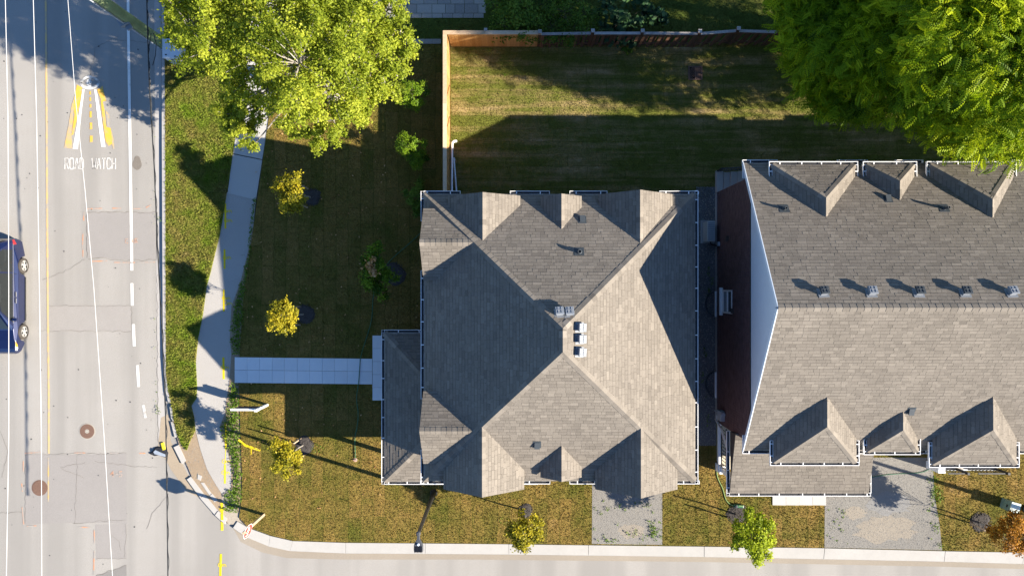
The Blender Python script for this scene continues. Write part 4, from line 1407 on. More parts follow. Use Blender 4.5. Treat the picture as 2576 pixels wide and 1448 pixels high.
# second front stoop at the far end of the row
st = thing('front_stoop', 'grey plank stoop with black railings under the easternmost dormer', 'stoop', (19.3, -7.6, 0))
for k in range(9):
    m = MB(); m.box((19.2 + 0.28 * k, -7.2, 0.62), (0.265, 1.7, 0.05), tone=random.random()); m.build('plank', M['planks'], st)
m = MB(); m.box((20.3, -8.07, 0.36), (2.6, 0.06, 0.50)); m.box((18.98, -7.2, 0.36), (0.08, 1.7, 0.50)); m.build('skirt', M['cabinet'], st)
m = MB(); m.box((18.85, -7.95, 0.55), (0.32, 0.32, 1.1)); m.build('pier', M['white'], st)
for x0, x1 in ((18.9, 19.75), (20.2, 21.5)):
    m = MB(); m.bar((x0, -8.03, 1.5), (x1, -8.03, 1.5), 0.05); m.bar((x0, -8.03, 0.72), (x1, -8.03, 0.72), 0.05); m.bar((x1, -8.03, 0.62), (x1, -8.03, 1.58), 0.1)
    rl = m.build('railing', M['black'], st)
    k = x0 + 0.1
    while k < x1 - 0.05:
        m = MB(); m.bar((k, -8.03, 0.72), (k, -8.03, 1.5), 0.022); m.build('baluster', M['black'], rl); k += 0.16

# ------------------------------------------------------------------ fences
def fence_thing(label):
    return thing('wood_fence', label, 'fence', (0, 0, 0))
fa = thing('wood_fence', 'new cedar fence with pale cap turning a corner behind the house', 'fence', (-2.85, 10.9, 0.05))
FX, FY, FT = -2.86, 10.92, 1.86
y = 3.3
while y < FY - 0.1:                                   # leg beside the house
    m = MB(); m.box((FX + 0.045, y + 0.07, 0.94), (0.022, 0.137, 1.76 + random.uniform(-.012, .012)), tone=random.random()); m.build('board', M['cedar'], fa); y += 0.141
for yy in (3.4, 5.35, 7.3, 9.2, 10.86):
    m = MB(); m.box((FX - 0.03, yy, 0.93), (0.10, 0.10, 1.84), tone=0.4); m.build('post', M['cedar'], fa)
for a, b in ((3.3, 5.6), (5.604, 7.9), (7.904, 10.854)):
    m = MB(); m.box((FX - 0.02, (a + b) / 2, FT), (0.165, b - a, 0.04), tone=random.random()); m.build('cap_board', M['cap'], fa)
for zz in (0.35, 1.55):
    m = MB(); m.bar((FX + 0.012, 3.3, zz), (FX + 0.012, 10.85, zz), 0.04, 0.09); m.build('rail', M['cedar'], fa)
for yy, in ((5.5,), (7.6,), (9.0,)):
    m = MB(); m.bar((FX + 0.075, yy, 0.5), (FX + 0.075, yy - 0.7, 1.7), 0.09, 0.03, tone=0.3, up=(1, 0, 0)); m.build('brace', M['cedar'], fa)
x = FX + 0.1
while x < 1.22:                                       # leg across the back
    m = MB(); m.box((x + 0.07, FY - 0.03, 0.94), (0.137, 0.022, 1.76 + random.uniform(-.012, .012)), tone=random.random()); m.build('board', M['cedar'], fa); x += 0.141
for a, b in ((FX - 0.10, -1.15), (-1.146, 1.28)):
    m = MB(); m.box(((a + b) / 2, FY + 0.02, FT), (b - a, 0.165, 0.04), tone=random.random()); m.build('cap_board', M['cap'], fa)
m = MB(); m.box((-1.13, FY + 0.13, 0.97), (0.14, 0.12, 1.96)); m.build('post', M['oldcap'], fa)
fb = thing('wood_fence', 'weathered dark brown board fence running under the big green tree', 'fence', (6, 10.9, 0.05))
posts = [(1358, 79), (1491, 77), (1616, 77), (1760, 78), (1857, 71), (1960, 74), (2080, 74), (2200, 74), (2330, 74)]
pw_ = [((a - 1288) * 34.1 / F, (724 - b) * 34.1 / F - 0.08) for a, b in posts]
for i, (a, b) in enumerate(pw_):
    m = MB(); m.box((a, b + 0.04, 0.99), (0.13, 0.13, 1.98), tone=random.random()); m.build('post', M['oldwood'], fb)
    m = MB(); m.box((a, b + 0.04, 2.0), (0.155, 0.155, 0.035), tone=random.random()); m.build('post_cap', M['oldcap'], fb)
for i in range(len(pw_) - 1):
    (a, b), (c, d) = pw_[i], pw_[i + 1]
    sag = random.uniform(-0.03, 0.05)
    m = MB(); m.bar((a + .07, b - 0.01, 1.82), (c - .07, d - 0.01, 1.82), 0.115, 0.035, tone=random.random()); m.build('cap_board', M['oldcap'], fb)
    for zz in (0.4, 1.5):
        m = MB(); m.bar((a, b - 0.0, zz), (c, d - 0.0, zz), 0.04, 0.09, tone=0.5); m.build('rail', M['oldwood'], fb)
    L = c - a
    k = 0
    n_ = int(L / 0.185)
    for k in range(n_):
        xx = a + 0.09 + k * (L - 0.1) / n_
        yy = b + (d - b) * (xx - a) / L
        off = -0.05 if k % 2 == 0 else 0.03
        m = MB(); m.box((xx + 0.05, yy + off, 0.88), (0.128, 0.022, 1.68 + random.uniform(-.03, .03)), rz=random.uniform(-.05, .05), tone=random.random()); m.build('board', M['oldwood'], fb)
        if k % 2 == 0:
            pass
# white downspout lengths on the grass beside the fence
dp = thing('downspout_pipe', 'white pipe with elbow propped on the grass along the new fence', 'pipe', (-2.65, 5, 0.05))
m = MB(); m.tube([(-2.66, 3.75, 0.9), (-2.67, 6.35, 0.50)], 0.05, 10); m.build('pipe', M['pvc'], dp)
m = MB(); m.tube([(-2.67, 6.35, 0.50), (-2.67, 6.46, 0.46), (-2.60, 6.55, 0.40), (-2.50, 6.58, 0.30)], 0.056, 10); m.build('elbow', M['pvc'], dp)
m = MB(); m.tube([(-2.66, 3.72, 0.905), (-2.66, 3.85, 0.885)], 0.062, 10); m.build('coupling', M['red'], dp)
m = MB(); m.tube([(-2.45, 3.6, 0.10), (-2.62, 5.85, 0.22)], 0.042, 8); m.tube([(-2.66, 5.75, 0.22), (-2.55, 5.75, 0.22)], 0.04, 8)
tag(m.build('downspout_pipe', M['pvc'], origin=(-2.5, 4.7, 0.1)), 'thin plain white pipe lying slanted away from the new fence', 'pipe')
# yard drain
yd = thing('yard_drain', 'square rusty drain grate in the back yard grass', 'drain', tuple(G(1748, 180, 0.05)))
c = G(1749, 183, 0.05)
m = MB()
for sx in (-1, 1):
    m.box((c.x + sx * 0.29, c.y - 0.02, 0.07), (0.05, 0.62, 0.05), tone=0.6)
    m.box((c.x, c.y - 0.02 + sx * 0.29, 0.07), (0.53, 0.05, 0.05), tone=0.6)
m.box((c.x, c.y - 0.02, 0.07), (0.04, 0.53, 0.045), tone=0.6)
m.build('frame', M['iron'], yd)
m = MB(); m.box((c.x, c.y - 0.02, 0.052), (0.55, 0.55, 0.012)); m.build('pit', M['hole'], yd)
for k in range(9):
    m = MB(); t0 = -0.24 + k * 0.055
    m.bar((c.x - 0.26, c.y + t0 - 0.08, 0.072), (c.x - 0.03, c.y + t0 + 0.09, 0.072), 0.02, 0.03, tone=0.4); m.build('grate_bar', M['iron'], yd)
m = MB(); m.box((c.x + 0.14, c.y - 0.02, 0.068), (0.22, 0.50, 0.02), tone=0.05); m.build('lid', M['iron'], yd)

# ------------------------------------------------------------------ street furniture
def street_lamp(bx, by, label, ang=0.0, top=5.9):
    t = thing('street_lamp', label, 'street lamp', (bx, by, 0.04), 'street lamps along the side street')
    m = MB(); m.lathe((bx, by, 0.04), [(0.17, 0), (0.17, 0.08), (0.13, 0.14), (0.105, 0.9), (0.095, 1.0), (0.062, top - 0.1), (0.062, top)], 14); m.build('pole', M['black'], t)
    m = MB(); m.lathe((bx, by, top), [(0.075, 0), (0.085, 0.06), (0.085, 0.12), (0.05, 0.16)], 14); m.build('collar', M['lampgrey'], t)
    d = Vector((math.sin(ang), -math.cos(ang), 0)); s = Vector((d.y, -d.x, 0)) * -1
    c0 = Vector((bx, by, top + 0.06))
    prof = [(0.06, 0.055), (0.22, 0.06), (0.34, 0.13), (0.46, 0.18), (0.62, 0.185), (0.70, 0.175)]
    m = MB()
    pts = []
    for q, w in prof:
        pts += [c0 + d * q - s * w + Vector((0, 0, -0.05)), c0 + d * q - s * w * 0.9 + Vector((0, 0, 0.06)), c0 + d * q + s * w * 0.9 + Vector((0, 0, 0.06)), c0 + d * q + s * w + Vector((0, 0, -0.05))]
    fc = []
    for i in range(len(prof) - 1):
        for k in range(4):
            fc.append([i * 4 + k, i * 4 + (k + 1) % 4, (i + 1) * 4 + (k + 1) % 4, (i + 1) * 4 + k])
    fc += [[3, 2, 1, 0], [len(pts) - 4 + k for k in range(4)]]
    m.add(pts, fc)
    hd = m.build('lamp_head', M['lampgrey'], t, bevel=0.01)
    for k in range(6):
        m = MB(); q = c0 + s * (-0.135 + 0.054 * k); m.bar(q + d * 0.48 + Vector((0, 0, 0.075)), q + d * 0.72 + Vector((0, 0, 0.075)), 0.016, 0.035); m.build('fin', M['black'], hd)
    m = MB(); m.lathe(c0 + d * 0.40 + Vector((0, 0, 0.06)), [(0.05, 0), (0.05, 0.05), (0.03, 0.07)], 12); m.build('photocell', M['glassdisc'], hd)
    return t
street_lamp(-3.53, -9.24, 'black street lamp leaning out over the side street below the small porch roof')
street_lamp(23.2, -9.95, 'black street lamp standing behind the grey green utility pedestal')

# stop sign on its wooden post
sg = thing('stop_sign', 'red octagonal STOP sign on a pale wooden post at the corner', 'stop sign', (-11.2, -10.22, 0.04))
bx, by = -11.2, -10.22
m = MB(); m.box((bx, by, 1.42), (0.10, 0.10, 2.76), rz=math.radians(18), tone=0.8); m.build('post', M['stake'], sg)
rt = Vector((math.sin(math.radians(18.4)), math.cos(math.radians(18.4)), 0)); nrm = Vector((math.cos(math.radians(-18.4)), math.sin(math.radians(-18.4)), 0.17)).normalized(); up = nrm.cross(rt)
c0 = Vector((bx, by, 2.42)) + nrm * 0.075
def octo(r, d0, d1, name, mat, par):
    m = MB()
    v = []
    for dd in (d0, d1):
        for k in range(8):
            a = math.radians(22.5 + 45 * k)
            v.append(c0 + rt * (r * math.cos(a)) + up * (r * math.sin(a)) + nrm * dd)
    f = [list(range(7, -1, -1)), list(range(8, 16))] + [[i, (i + 1) % 8, 8 + (i + 1) % 8, 8 + i] for i in range(8)]
    m.add(v, f)
    return m.build(name, mat, par)
plate = octo(0.34, -0.008, 0.004, 'plate', M['signwhite'], sg)
octo(0.34, -0.014, -0.009, 'back', M['signback'], plate)
octo(0.318, 0.0045, 0.008, 'face', M['signred'], plate)
xoff = -0.218
for ch in 'STOP':
    m = MB()
    for stq in letters(ch, 0, 0, 0.075, 0.18, 0, 0):
        for a, b in zip(stq[:-1], stq[1:]):
            pa = c0 + rt * (xoff + a[0]) + up * (0.09 - a[1]) + nrm * 0.011
            pb = c0 + rt * (xoff + b[0]) + up * (0.09 - b[1]) + nrm * 0.011
            m.bar(pa, pb, 0.020, 0.004, up=tuple(nrm))
    m.build('letter', M['signwhite'], plate)
    xoff += 0.118
# realtor style hanging sign post
rs = thing('hanging_sign_post', 'white timber sign post with a long arm and dark hanging panel', 'sign post', (-11.05, -5.25, 0.04))
m = MB(); m.box((-11.05, -5.27, 0.85), (0.10, 0.10, 1.62)); m.build('post', M['signwhite'], rs)
m = MB(); m.box((-11.58, -5.27, 1.46), (1.24, 0.09, 0.09)); m.build('arm', M['signwhite'], rs)
m = MB(); m.box((-11.05, -5.27, 1.69), (0.14, 0.14, 0.06), taper=0.5); m.build('finial', M['signwhite'], rs)
m = MB(); m.box((-11.62, -5.26, 0.98), (0.92, 0.03, 0.72)); m.build('panel', M['signback'], rs)
for dx in (-0.38, 0.38):
    m = MB(); m.bar((-11.62 + dx, -5.26, 1.33), (-11.62 + dx, -5.26, 1.42), 0.015); m.build('hook', M['black'], rs)

# utility pole with overhead lines
up_ = thing('utility_pole', 'tall green tinted timber utility pole with a grey conduit up its side', 'utility pole', (-15.62, 10.95, 0))
m = MB(); m.tube([(-15.62, 10.95, 0), (-15.62, 10.95, 4), (-15.62, 10.95, 8), (-15.62, 10.95, 11.8)], [0.235, 0.215, 0.19, 0.165], 18); m.build('shaft', M['greenpole'], up_, smooth=False)
m = MB(); m.tube([(-15.84, 10.82, 0), (-15.83, 10.82, 5), (-15.81, 10.83, 9)], 0.05, 8); m.tube([(-15.72, 10.70, 0), (-15.72, 10.71, 5), (-15.71, 10.72, 8)], 0.03, 8); m.build('conduit', M['conduit'], up_)
m = MB(); m.box((-15.75, 10.78, 3.7), (0.40, 0.28, 0.14), rz=0.5); m.box((-15.60, 10.62, 3.55), (0.22, 0.20, 0.12), rz=0.5); m.box((-15.86, 10.72, 3.5), (0.15, 0.15, 0.2), rz=0.5); m.build('bracket', M['vent'], up_)
m = MB(); m.box((-14.95, 10.9, 11.1), (2.4, 0.12, 0.14)); m.build('crossarm', M['oldcap'], up_)
for xx in (-15.9, -14.95, -14.0):
    m = MB(); m.lathe((xx, 10.9, 11.17), [(0.03, 0), (0.03, .06), (0.07, .08), (0.05, .13), (0.065, .16), (0.02, .22)], 10); m.build('insulator', M['ventpale'], up_)
def wire(label, pts, r, mat, z, name='overhead_wire', wob=0.0):
    m = MB()
    P = []
    for (x, y), (x2, y2) in zip(pts[:-1], pts[1:]):
        for i in range(16):
            t = i / 16
            q = G(x + (x2 - x) * t, y + (y2 - y) * t, z)
            P.append(q)
    P.append(G(pts[-1][0], pts[-1][1], z))
    m.tube(P, r, 6)
    if wob:
        m.tube([p + Vector((math.sin(i * 1.3) * wob + wob, 0, math.cos(i * 1.3) * wob)) for i, p in enumerate(P)], r * 0.55, 5)
    tag(m.build(name, mat, origin=tuple(P[len(P) // 2])), label, 'overhead wire', 'overhead wires above the main road')
wire('pale overhead wire nearest the west edge of the road', [(12, -60), (20, 300), (22, 724), (22, 1100), (15, 1500)], 0.0105, M['wire'], 11.35)
wire('straight pale overhead wire just west of the yellow centre line', [(82, -60), (92, 300), (99, 724), (104, 1100), (105, 1500)], 0.0105, M['wire'], 11.35)
wire('pale overhead wire slanting across the road emblem', [(166, -60), (190, 250), (214, 480), (236, 724), (262, 1100), (283, 1450), (286, 1500)], 0.0085, M['wire'], 11.2)
wire('black bundled cable twisting along above the old kerb', [(368, -60), (371, 80), (376, 220), (388, 420), (397, 640), (409, 860), (417, 1060), (420, 1250), (423, 1500)], 0.024, M['cable'], 5.0, 'overhead_cable', 0.024)
m = MB(); m.tube([G(x, y, 5.0) for x, y in ((374, 125), (380, 84), (386, 84), (393, 110), (391, 140), (384, 165))], 0.016, 6)
tag(m.build('cable_loop', M['cable'], origin=tuple(G(385, 120, 5.0))), 'small black slack loop hanging from the bundled cable', 'cable loop')

# utility cabinet beside the pole
cb = thing('utility_cabinet', 'pale blue grey utility cabinet half hidden under the yellow green tree', 'cabinet', (-14.95, 10.5, 0.02))
m = MB(); m.box((-14.93, 10.48, 0.56), (0.72, 0.80, 1.1)); m.build('body', M['cabinet'], cb, bevel=0.015)
m = MB(); m.box((-14.93, 10.48, 1.125), (0.76, 0.84, 0.03)); m.build('lid', M['cabinet'], cb)
m = MB(); m.box((-14.55, 10.3, 0.5), (0.12, 0.3, 0.7)); m.build('side_box', M['conduit'], cb)
for q in ((-15.15, 10.2, 1.145), (-14.75, 10.13, 1.145)):
    m = MB(); m.box(q, (0.07, 0.05, 0.012)); m.build('latch', M['black'], cb)
for q in ((-15.0, 10.066, 0.8), (-14.7, 10.066, 0.3)):
    m = MB(); m.box(q, (0.12, 0.02, 0.07)); m.build('handle', M['black'], cb)
# pedestal by the far driveway
c = Vector((22.25, -9.72, 0.04))
pdl = thing('utility_pedestal', 'grey green utility pedestal with pale lid on the far lawn', 'pedestal', tuple(c))
m = MB(); m.box(c + Vector((0, 0, 0.37)), (0.40, 0.44, 0.74), rz=math.radians(-15)); m.build('body', M['pedestal'], pdl, bevel=0.015)
m = MB(); m.box(c + Vector((0, 0, 0.755)), (0.43, 0.47, 0.035), rz=math.radians(-15)); m.build('lid', M['pedtop'], pdl, bevel=0.01)
m = MB(); m.box(c + Vector((-0.205, 0.03, 0.5)), (0.02, 0.1, 0.1), rz=math.radians(-15)); m.build('lock', M['black'], pdl)

# manhole covers
def manhole(px, py, label, pale):
    c = G(px, py, ZR)
    t = thing('manhole_cover', label, 'manhole cover', tuple(c), 'manhole covers in the main road')
    m = MB(); m.disc((c.x, c.y, ZR), 0.36, 0.010, 32, 0.4); m.build('frame', M['ironpale'] if pale else M['iron'], t)
    m = MB(); m.disc((c.x, c.y, ZR + 0.006), 0.325, 0.010, 32, 0.45); lid = m.build('lid', M['iron'], t)
    m = MB()
    for i in range(-6, 7):
        for j in range(-6, 7):
            x, y = i * 0.048 + (0.024 if j % 2 else 0), j * 0.044
            if x * x + y * y < 0.305 ** 2 and not (pale and x * x + y * y < 0.10 ** 2):
                m.disc((c.x + x, c.y + y, ZR + 0.014), 0.014, 0.009, 6, random.uniform(0.8, 1.0))
    k = m.build('stud', M['iron'], lid); k['kind'] = 'stuff'
    if pale:
        m = MB(); m.disc((c.x, c.y, ZR + 0.015), 0.095, 0.005, 20, 0.8)
        m.build('badge', M['ironpale'], lid)
        m = MB()
        for a in range(8):
            m.disc((c.x + 0.06 * math.cos(a * .785), c.y + 0.06 * math.sin(a * .785), ZR + 0.0195), 0.012, 0.004, 6)
        k = m.build('badge_hole', M['hole'], lid); k['kind'] = 'stuff'
manhole(219.5, 1084, 'studded rusty manhole cover with a pale centre badge', True)
manhole(100, 1226, 'all brown studded manhole cover in the lower asphalt patch', False)

# black drain bag and yellow block at the broken kerb
cbag = G(404, 1137, ZR)
db = thing('drain_bag', 'black filter bag with grey flap lying over the kerb drain', 'drain bag', tuple(cbag))
m = MB()
out = [(375, 1140), (383, 1134), (390, 1124), (398, 1121), (410, 1124), (417, 1127), (424, 1138), (422, 1147), (417, 1150), (400, 1144), (388, 1146)]
ring0 = [G(x, y, ZR) for x, y in out]
cc = sum(ring0, Vector()) / len(ring0)
v = [Vector((q.x, q.y, ZR + 0.005)) for q in ring0] + [Vector((cc.x + (q.x - cc.x) * 0.8, cc.y + (q.y - cc.y) * 0.8, ZR + random.uniform(0.05, 0.11))) for q in ring0] + [Vector((cc.x, cc.y, ZR + 0.10))]
n_ = len(out)
f = [[i, (i + 1) % n_, n_ + (i + 1) % n_, n_ + i] for i in range(n_)] + [[n_ + i, n_ + (i + 1) % n_, 2 * n_] for i in range(n_)]
f = [q[::-1] for q in f]
m.add(v, f); m.build('bag', M['bagdark'], db)
fl = [G(386, 1136, 0.06), G(391, 1131, 0.08), G(416, 1142, 0.08), G(416, 1148, 0.03), G(400, 1144, 0.05), G(389, 1141, 0.04)]
m = MB(); m.add([q + Vector((0, 0, 0.012)) for q in fl] + fl, [list(range(5, -1, -1)), list(range(6, 12))] + [[i, (i + 1) % 6, 6 + (i + 1) % 6, 6 + i] for i in range(6)]); m.build('flap', M['bagflap'], db)
m = MB(); q = G(411.5, 1121, ZR); m.box((q.x, q.y, ZR + 0.04), (0.12, 0.33, 0.08), rz=math.radians(14)); m.box((q.x, q.y, ZR + 0.082), (0.07, 0.28, 0.015), rz=math.radians(14))
tag(m.build('yellow_block', M['yellow'], origin=(q.x, q.y, ZR), bevel=0.01), 'bright yellow plastic block beside the black drain bag', 'plastic block')

# air conditioner between the houses
ac = thing('air_conditioner', 'pale air conditioner cabinet on a concrete pad between the houses', 'air conditioner', tuple(G(1781, 583, 0.05)))
m = MB(); m.prism(pp([(1762, 554), (1798, 554), (1798, 612), (1762, 612)], 0.05), 0.0, 0.09); m.build('pad', M['acpad'], ac)
c = G(1784, 583, 0.5)
m = MB(); m.box((c.x, c.y, 0.49), (0.36, 0.88, 0.80)); m.build('body', M['acbody'], ac, bevel=0.02)
for k in range(9):
    m = MB(); m.box((c.x, c.y - 0.36 + k * 0.09, 0.897), (0.30, 0.03, 0.014)); m.build('grille_bar', M['vent'], ac)
m = MB(); m.tube([(c.x + 0.05, c.y - 0.44, 0.5), (c.x + 0.1, c.y - 0.56, 0.45), (WX - 0.02, c.y - 0.65, 0.7)], 0.03, 6); m.build('line_set', M['black'], ac)

# rear steps of the row
bs = thing('rear_steps', 'pale concrete steps with a black railing at the row back corner', 'steps', (9.7, 4.8, 0.05))
m = MB(); m.box((9.32, 4.75, 0.16), (0.30, 1.0, 0.32)); m.build('pad', M['oldkerb'], bs)
for k in range(4):
    m = MB(); m.box((9.62 + 0.27 * k, 4.72, 0.10 + 0.09 * (k + 1)), (0.265, 0.9, 0.2 + 0.18 * (k + 1))); m.build('step', M['oldkerb'], bs)
m = MB(); m.bar((9.2, 5.24, 1.0), (10.9, 5.24, 1.75), 0.05); m.bar((9.2, 5.24, 0.3), (10.9, 5.24, 0.95), 0.04); m.bar((9.22, 5.24, 0.0), (9.22, 5.24, 1.05), 0.07)
rl = m.build('railing', M['black'], bs)
for k in range(9):
    m = MB(); xx = 9.35 + k * 0.17; m.bar((xx, 5.24, 0.36 + (xx - 9.2) * .38), (xx, 5.24, 1.02 + (xx - 9.2) * .44), 0.022); m.build('baluster', M['black'], rl)

# hoses
def hose(name, label, pts, r, mat, z=0.075):
    m = MB()
    P = [G(x, y, z) for x, y in pts]
    S = []
    for i in range(len(P) - 1):
        p0, p1, p2, p3 = P[max(i - 1, 0)], P[i], P[i + 1], P[min(i + 2, len(P) - 1)]
        for k in range(8):
            t = k / 8
            S.append(0.5 * ((2 * p1) + (p2 - p0) * t + (2 * p0 - 5 * p1 + 4 * p2 - p3) * t * t + (3 * p1 - p0 - 3 * p2 + p3) * t ** 3))
    S.append(P[-1])
    m.tube(S, r, 6)
    return tag(m.build(name, mat, origin=tuple(P[0])), label, 'hose')
hose('garden_hose', 'long dark green hose trailing from the house over the walkway to a sprinkler', [(1062, 582), (1030, 612), (985, 652), (955, 690), (940, 740), (935, 800), (925, 840), (912, 880), (906, 905)], 0.016, M['hose'])
hose('garden_hose', 'dark green hose piece crossing the slab walkway and the front lawn', [(906, 905), (902, 960), (897, 1000), (901, 1040), (898, 1075), (893, 1100), (894, 1152)], 0.018, M['hose'], 0.10)
m = MB(); q = G(894, 1156, 0.06); m.lathe((q.x, q.y, 0.05), [(0.09, 0), (0.09, .02), (0.03, .04), (0.025, .09)], 10); m.bar((q.x - .1, q.y, .13), (q.x + .1, q.y, .13), 0.025)
tag(m.build('sprinkler', M['rust'] if False else M['sprayorange'], origin=(q.x, q.y, 0.05)), 'small orange sprinkler head at the hose end on the lawn', 'sprinkler')
hose('garden_hose', 'pale green hose curling from the porch gutter to a reel on the grass', [(1832, 1166), (1815, 1168), (1804, 1182), (1806, 1202), (1818, 1228), (1826, 1255), (1838, 1268), (1852, 1272)], 0.020, M['palehose'])
hr = thing('hose_nozzle', 'dark green hose reel handle lying by the mulch ring', 'hose reel', tuple(G(1858, 1272, 0.06)))
q = G(1857, 1271, 0.06)
m = MB(); m.box((q.x, q.y, 0.12), (0.44, 0.14, 0.10), rz=-0.08); m.build('body', M['hose'], hr, bevel=0.02)
m = MB(); m.lathe((q.x - 0.12, q.y, 0.16), [(0.07, 0), (0.07, .05), (0.04, .07)], 12); m.build('drum', M['ventdark'], hr)
m = MB(); m.bar((q.x, q.y + .03, 0.18), (q.x + .2, q.y + .02, 0.18), 0.03); m.build('handle', M['palehose'], hr)
hose('extension_cord', 'thin dark green cord across the far gravel driveway', [(2188, 1200), (2230, 1193), (2275, 1190), (2318, 1187), (2340, 1178)], 0.018, M['hose'], 0.07)['category'] = 'cord'

# ------------------------------------------------------------------ the blue minivan
def build_car():
    X0, Y0, Z0 = -22.88, -0.36, ZR                 # centre of the car; nose points south (-y)
    t = thing('parked_minivan', 'dark blue minivan heading south at the west edge of the road', 'minivan', (X0, Y0, Z0))
    hw = 0.98
    # side profile of the lower body: (forward distance s along -y, z)
    def P(s, z):
        return (Y0 - s, Z0 + z)
    def arch(cs, r=0.40, zc=0.345, n=12):
        return [(cs + r * math.cos(a), zc + r * math.sin(a)) for a in np.linspace(math.pi, 0, n) if zc + r * math.sin(a) > 0.21]
    FWH, RWH = 1.60, -1.36
    prof = [(-2.52, 0.40), (-2.44, 0.26)] + [(-1.80, 0.24)] + arch(RWH) + [(-0.85, 0.22), (1.1, 0.22)] + arch(FWH) + [(2.12, 0.24), (2.46, 0.30), (2.56, 0.42), (2.57, 0.58), (2.50, 0.74), (2.32, 0.86), (1.95, 0.95), (1.45, 1.02), (-2.30, 1.06), (-2.46, 1.00), (-2.55, 0.80), (-2.57, 0.58)]
    bm = bmesh.new()
    n = len(prof)
    layers = []
    for off, inset in ((hw - 0.05, 0.0), (hw, 0.0)):
        pass
    secs = [(-1, 0.0), (-0.93, 1.0), (0.93, 1.0), (1, 0.0)]
    vs = []
    for sx, k in secs:
        ring = []
        for s, z in prof:
            taper = 1.0
            nose = max(0, (abs(s) - 2.0) / 0.57)
            w = hw - 0.20 * nose ** 2 - 0.06 * max(0, (z - 0.7) / 0.36)
            y, zz = P(s, z)
            ring.append(bm.verts.new((X0 + sx * w, y, zz)))
        vs.append(ring)
    for a, b in zip(vs[:-1], vs[1:]):
        for i in range(n):
            j = (i + 1) % n
            bm.faces.new((a[i], a[j], b[j], b[i]))
    bm.faces.new(vs[0][::-1]); bm.faces.new(vs[-1])
    bmesh.ops.recalc_face_normals(bm, faces=bm.faces)
    me = bpy.data.meshes.new('body')
    for v in bm.verts:
        v.co -= Vector((X0, Y0, Z0))
    bm.to_mesh(me); bm.free()
    body = link_mesh('body', me, M['carpaint'], t)
    bv = body.modifiers.new('bevel', 'BEVEL'); bv.width = 0.03; bv.segments = 3; bv.limit_method = 'ANGLE'
    # cabin: stations along s with half width and height
    st = [(1.52, 1.00, 0.86), (0.62, 1.66, 0.66), (0.25, 1.74, 0.65), (-1.9, 1.76, 0.64), (-2.28, 1.68, 0.62), (-2.50, 1.02, 0.80)]
    m = MB()
    pts = []
    for s, z, w in st:
        y, zz = P(s, z)
        pts += [Vector((X0 - w, y, zz)), Vector((X0 + w, y, zz))]
    base = [(1.52, 0.99, 0.87), (-2.50, 1.00, 0.87)]
    # roof and ends
    fc = []
    for i in range(len(st) - 1):
        fc.append([2 * i, 2 * i + 1, 2 * i + 3, 2 * i + 2])
    m.add(pts, fc)
    belt_f, belt_r = P(1.40, 1.0), P(-2.46, 1.02)
    side = []
    for sgn in (-1, 1):
        ring = [Vector((X0 + sgn * w, *P(s, z))) for s, z, w in st]
        b0 = [Vector((X0 + sgn * 0.905, *P(1.35, 1.01))), Vector((X0 + sgn * 0.91, *P(-2.42, 1.03)))]
        ring2 = ring[:-1] + [b0[1], b0[0]]
        ring2 = ring[1:5] + [b0[1], b0[0]]
        m.add(ring2, [list(range(len(ring2))) if sgn < 0 else list(range(len(ring2)))[::-1]])
        m.add([ring[0], ring[1], b0[0]], [[0, 1, 2] if sgn < 0 else [2, 1, 0]])
        m.add([ring[4], ring[5], b0[1]], [[0, 1, 2] if sgn < 0 else [2, 1, 0]])
    m.build('cabin', M['carpaint'], t)
    # glass set just proud of the cabin sides
    def sidepoint(s, f, sgn, proud=0.012):
        """f: 0 at the belt, 1 at the roof edge"""
        zs = np.interp(s, [-2.50, -2.28, -1.9, 0.25, 0.62, 1.52], [1.04, 1.68, 1.76, 1.74, 1.66, 1.02])
        ws = np.interp(s, [-2.50, -2.28, -1.9, 0.25, 0.62, 1.52], [0.80, 0.62, 0.64, 0.65, 0.66, 0.86])
        z = 1.02 + (zs - 1.02) * f
        w = 0.908 + (ws - 0.908) * f + proud
        return Vector((X0 + sgn * w, *P(s, z)))
    for sgn in (1, -1):
        for a0, a1, b0, b1 in ((1.15, 0.66, 0.12, 0.30), (0.08, 0.26, -1.00, -1.00), (-1.06, -1.06, -2.05, -2.02)):
            m = MB()
            q = [sidepoint(a0, 0.06, sgn), sidepoint(b0, 0.06, sgn), sidepoint(b1 if b0 != 0.12 else 0.12, 0.88, sgn), sidepoint(a1, 0.86, sgn)]
            m.add(q, [[0, 1, 2, 3] if sgn < 0 else [3, 2, 1, 0]])
            m.build('side_window', M['glass'], t)
        m = MB(); m.bar(sidepoint(1.2, 0.02, sgn), sidepoint(-2.3, 0.02, sgn), 0.02, 0.02); m.build('belt_trim', M['chrome'], t)
        m = MB(); m.bar(sidepoint(0.5, 1.0, sgn, 0.0), sidepoint(-1.9, 1.0, sgn, 0.0), 0.04, 0.05); m.build('roof_rail', M['chrome'], t)
    m = MB()
    a, b, c, d = (Vector((X0 - 0.78, *P(1.42, 1.075))), Vector((X0 + 0.78, *P(1.42, 1.075))), Vector((X0 + 0.60, *P(0.70, 1.63))), Vector((X0 - 0.60, *P(0.70, 1.63))))
    up = Vector((0, -0.02, 0.02))
    m.add([a + up, b + up, c + up, d + up], [[0, 1, 2, 3]]); m.build('windshield', M['glass'], t)
    m = MB()
    a, b, c, d = (Vector((X0 + 0.70, *P(-2.48, 1.10))), Vector((X0 - 0.70, *P(-2.48, 1.10))), Vector((X0 - 0.56, *P(-2.31, 1.62))), Vector((X0 + 0.56, *P(-2.31, 1.62))))
    up = Vector((0, 0.02, 0.01))
    m.add([a + up, b + up, c + up, d + up], [[0, 1, 2, 3]]); m.build('rear_window', M['glass'], t)
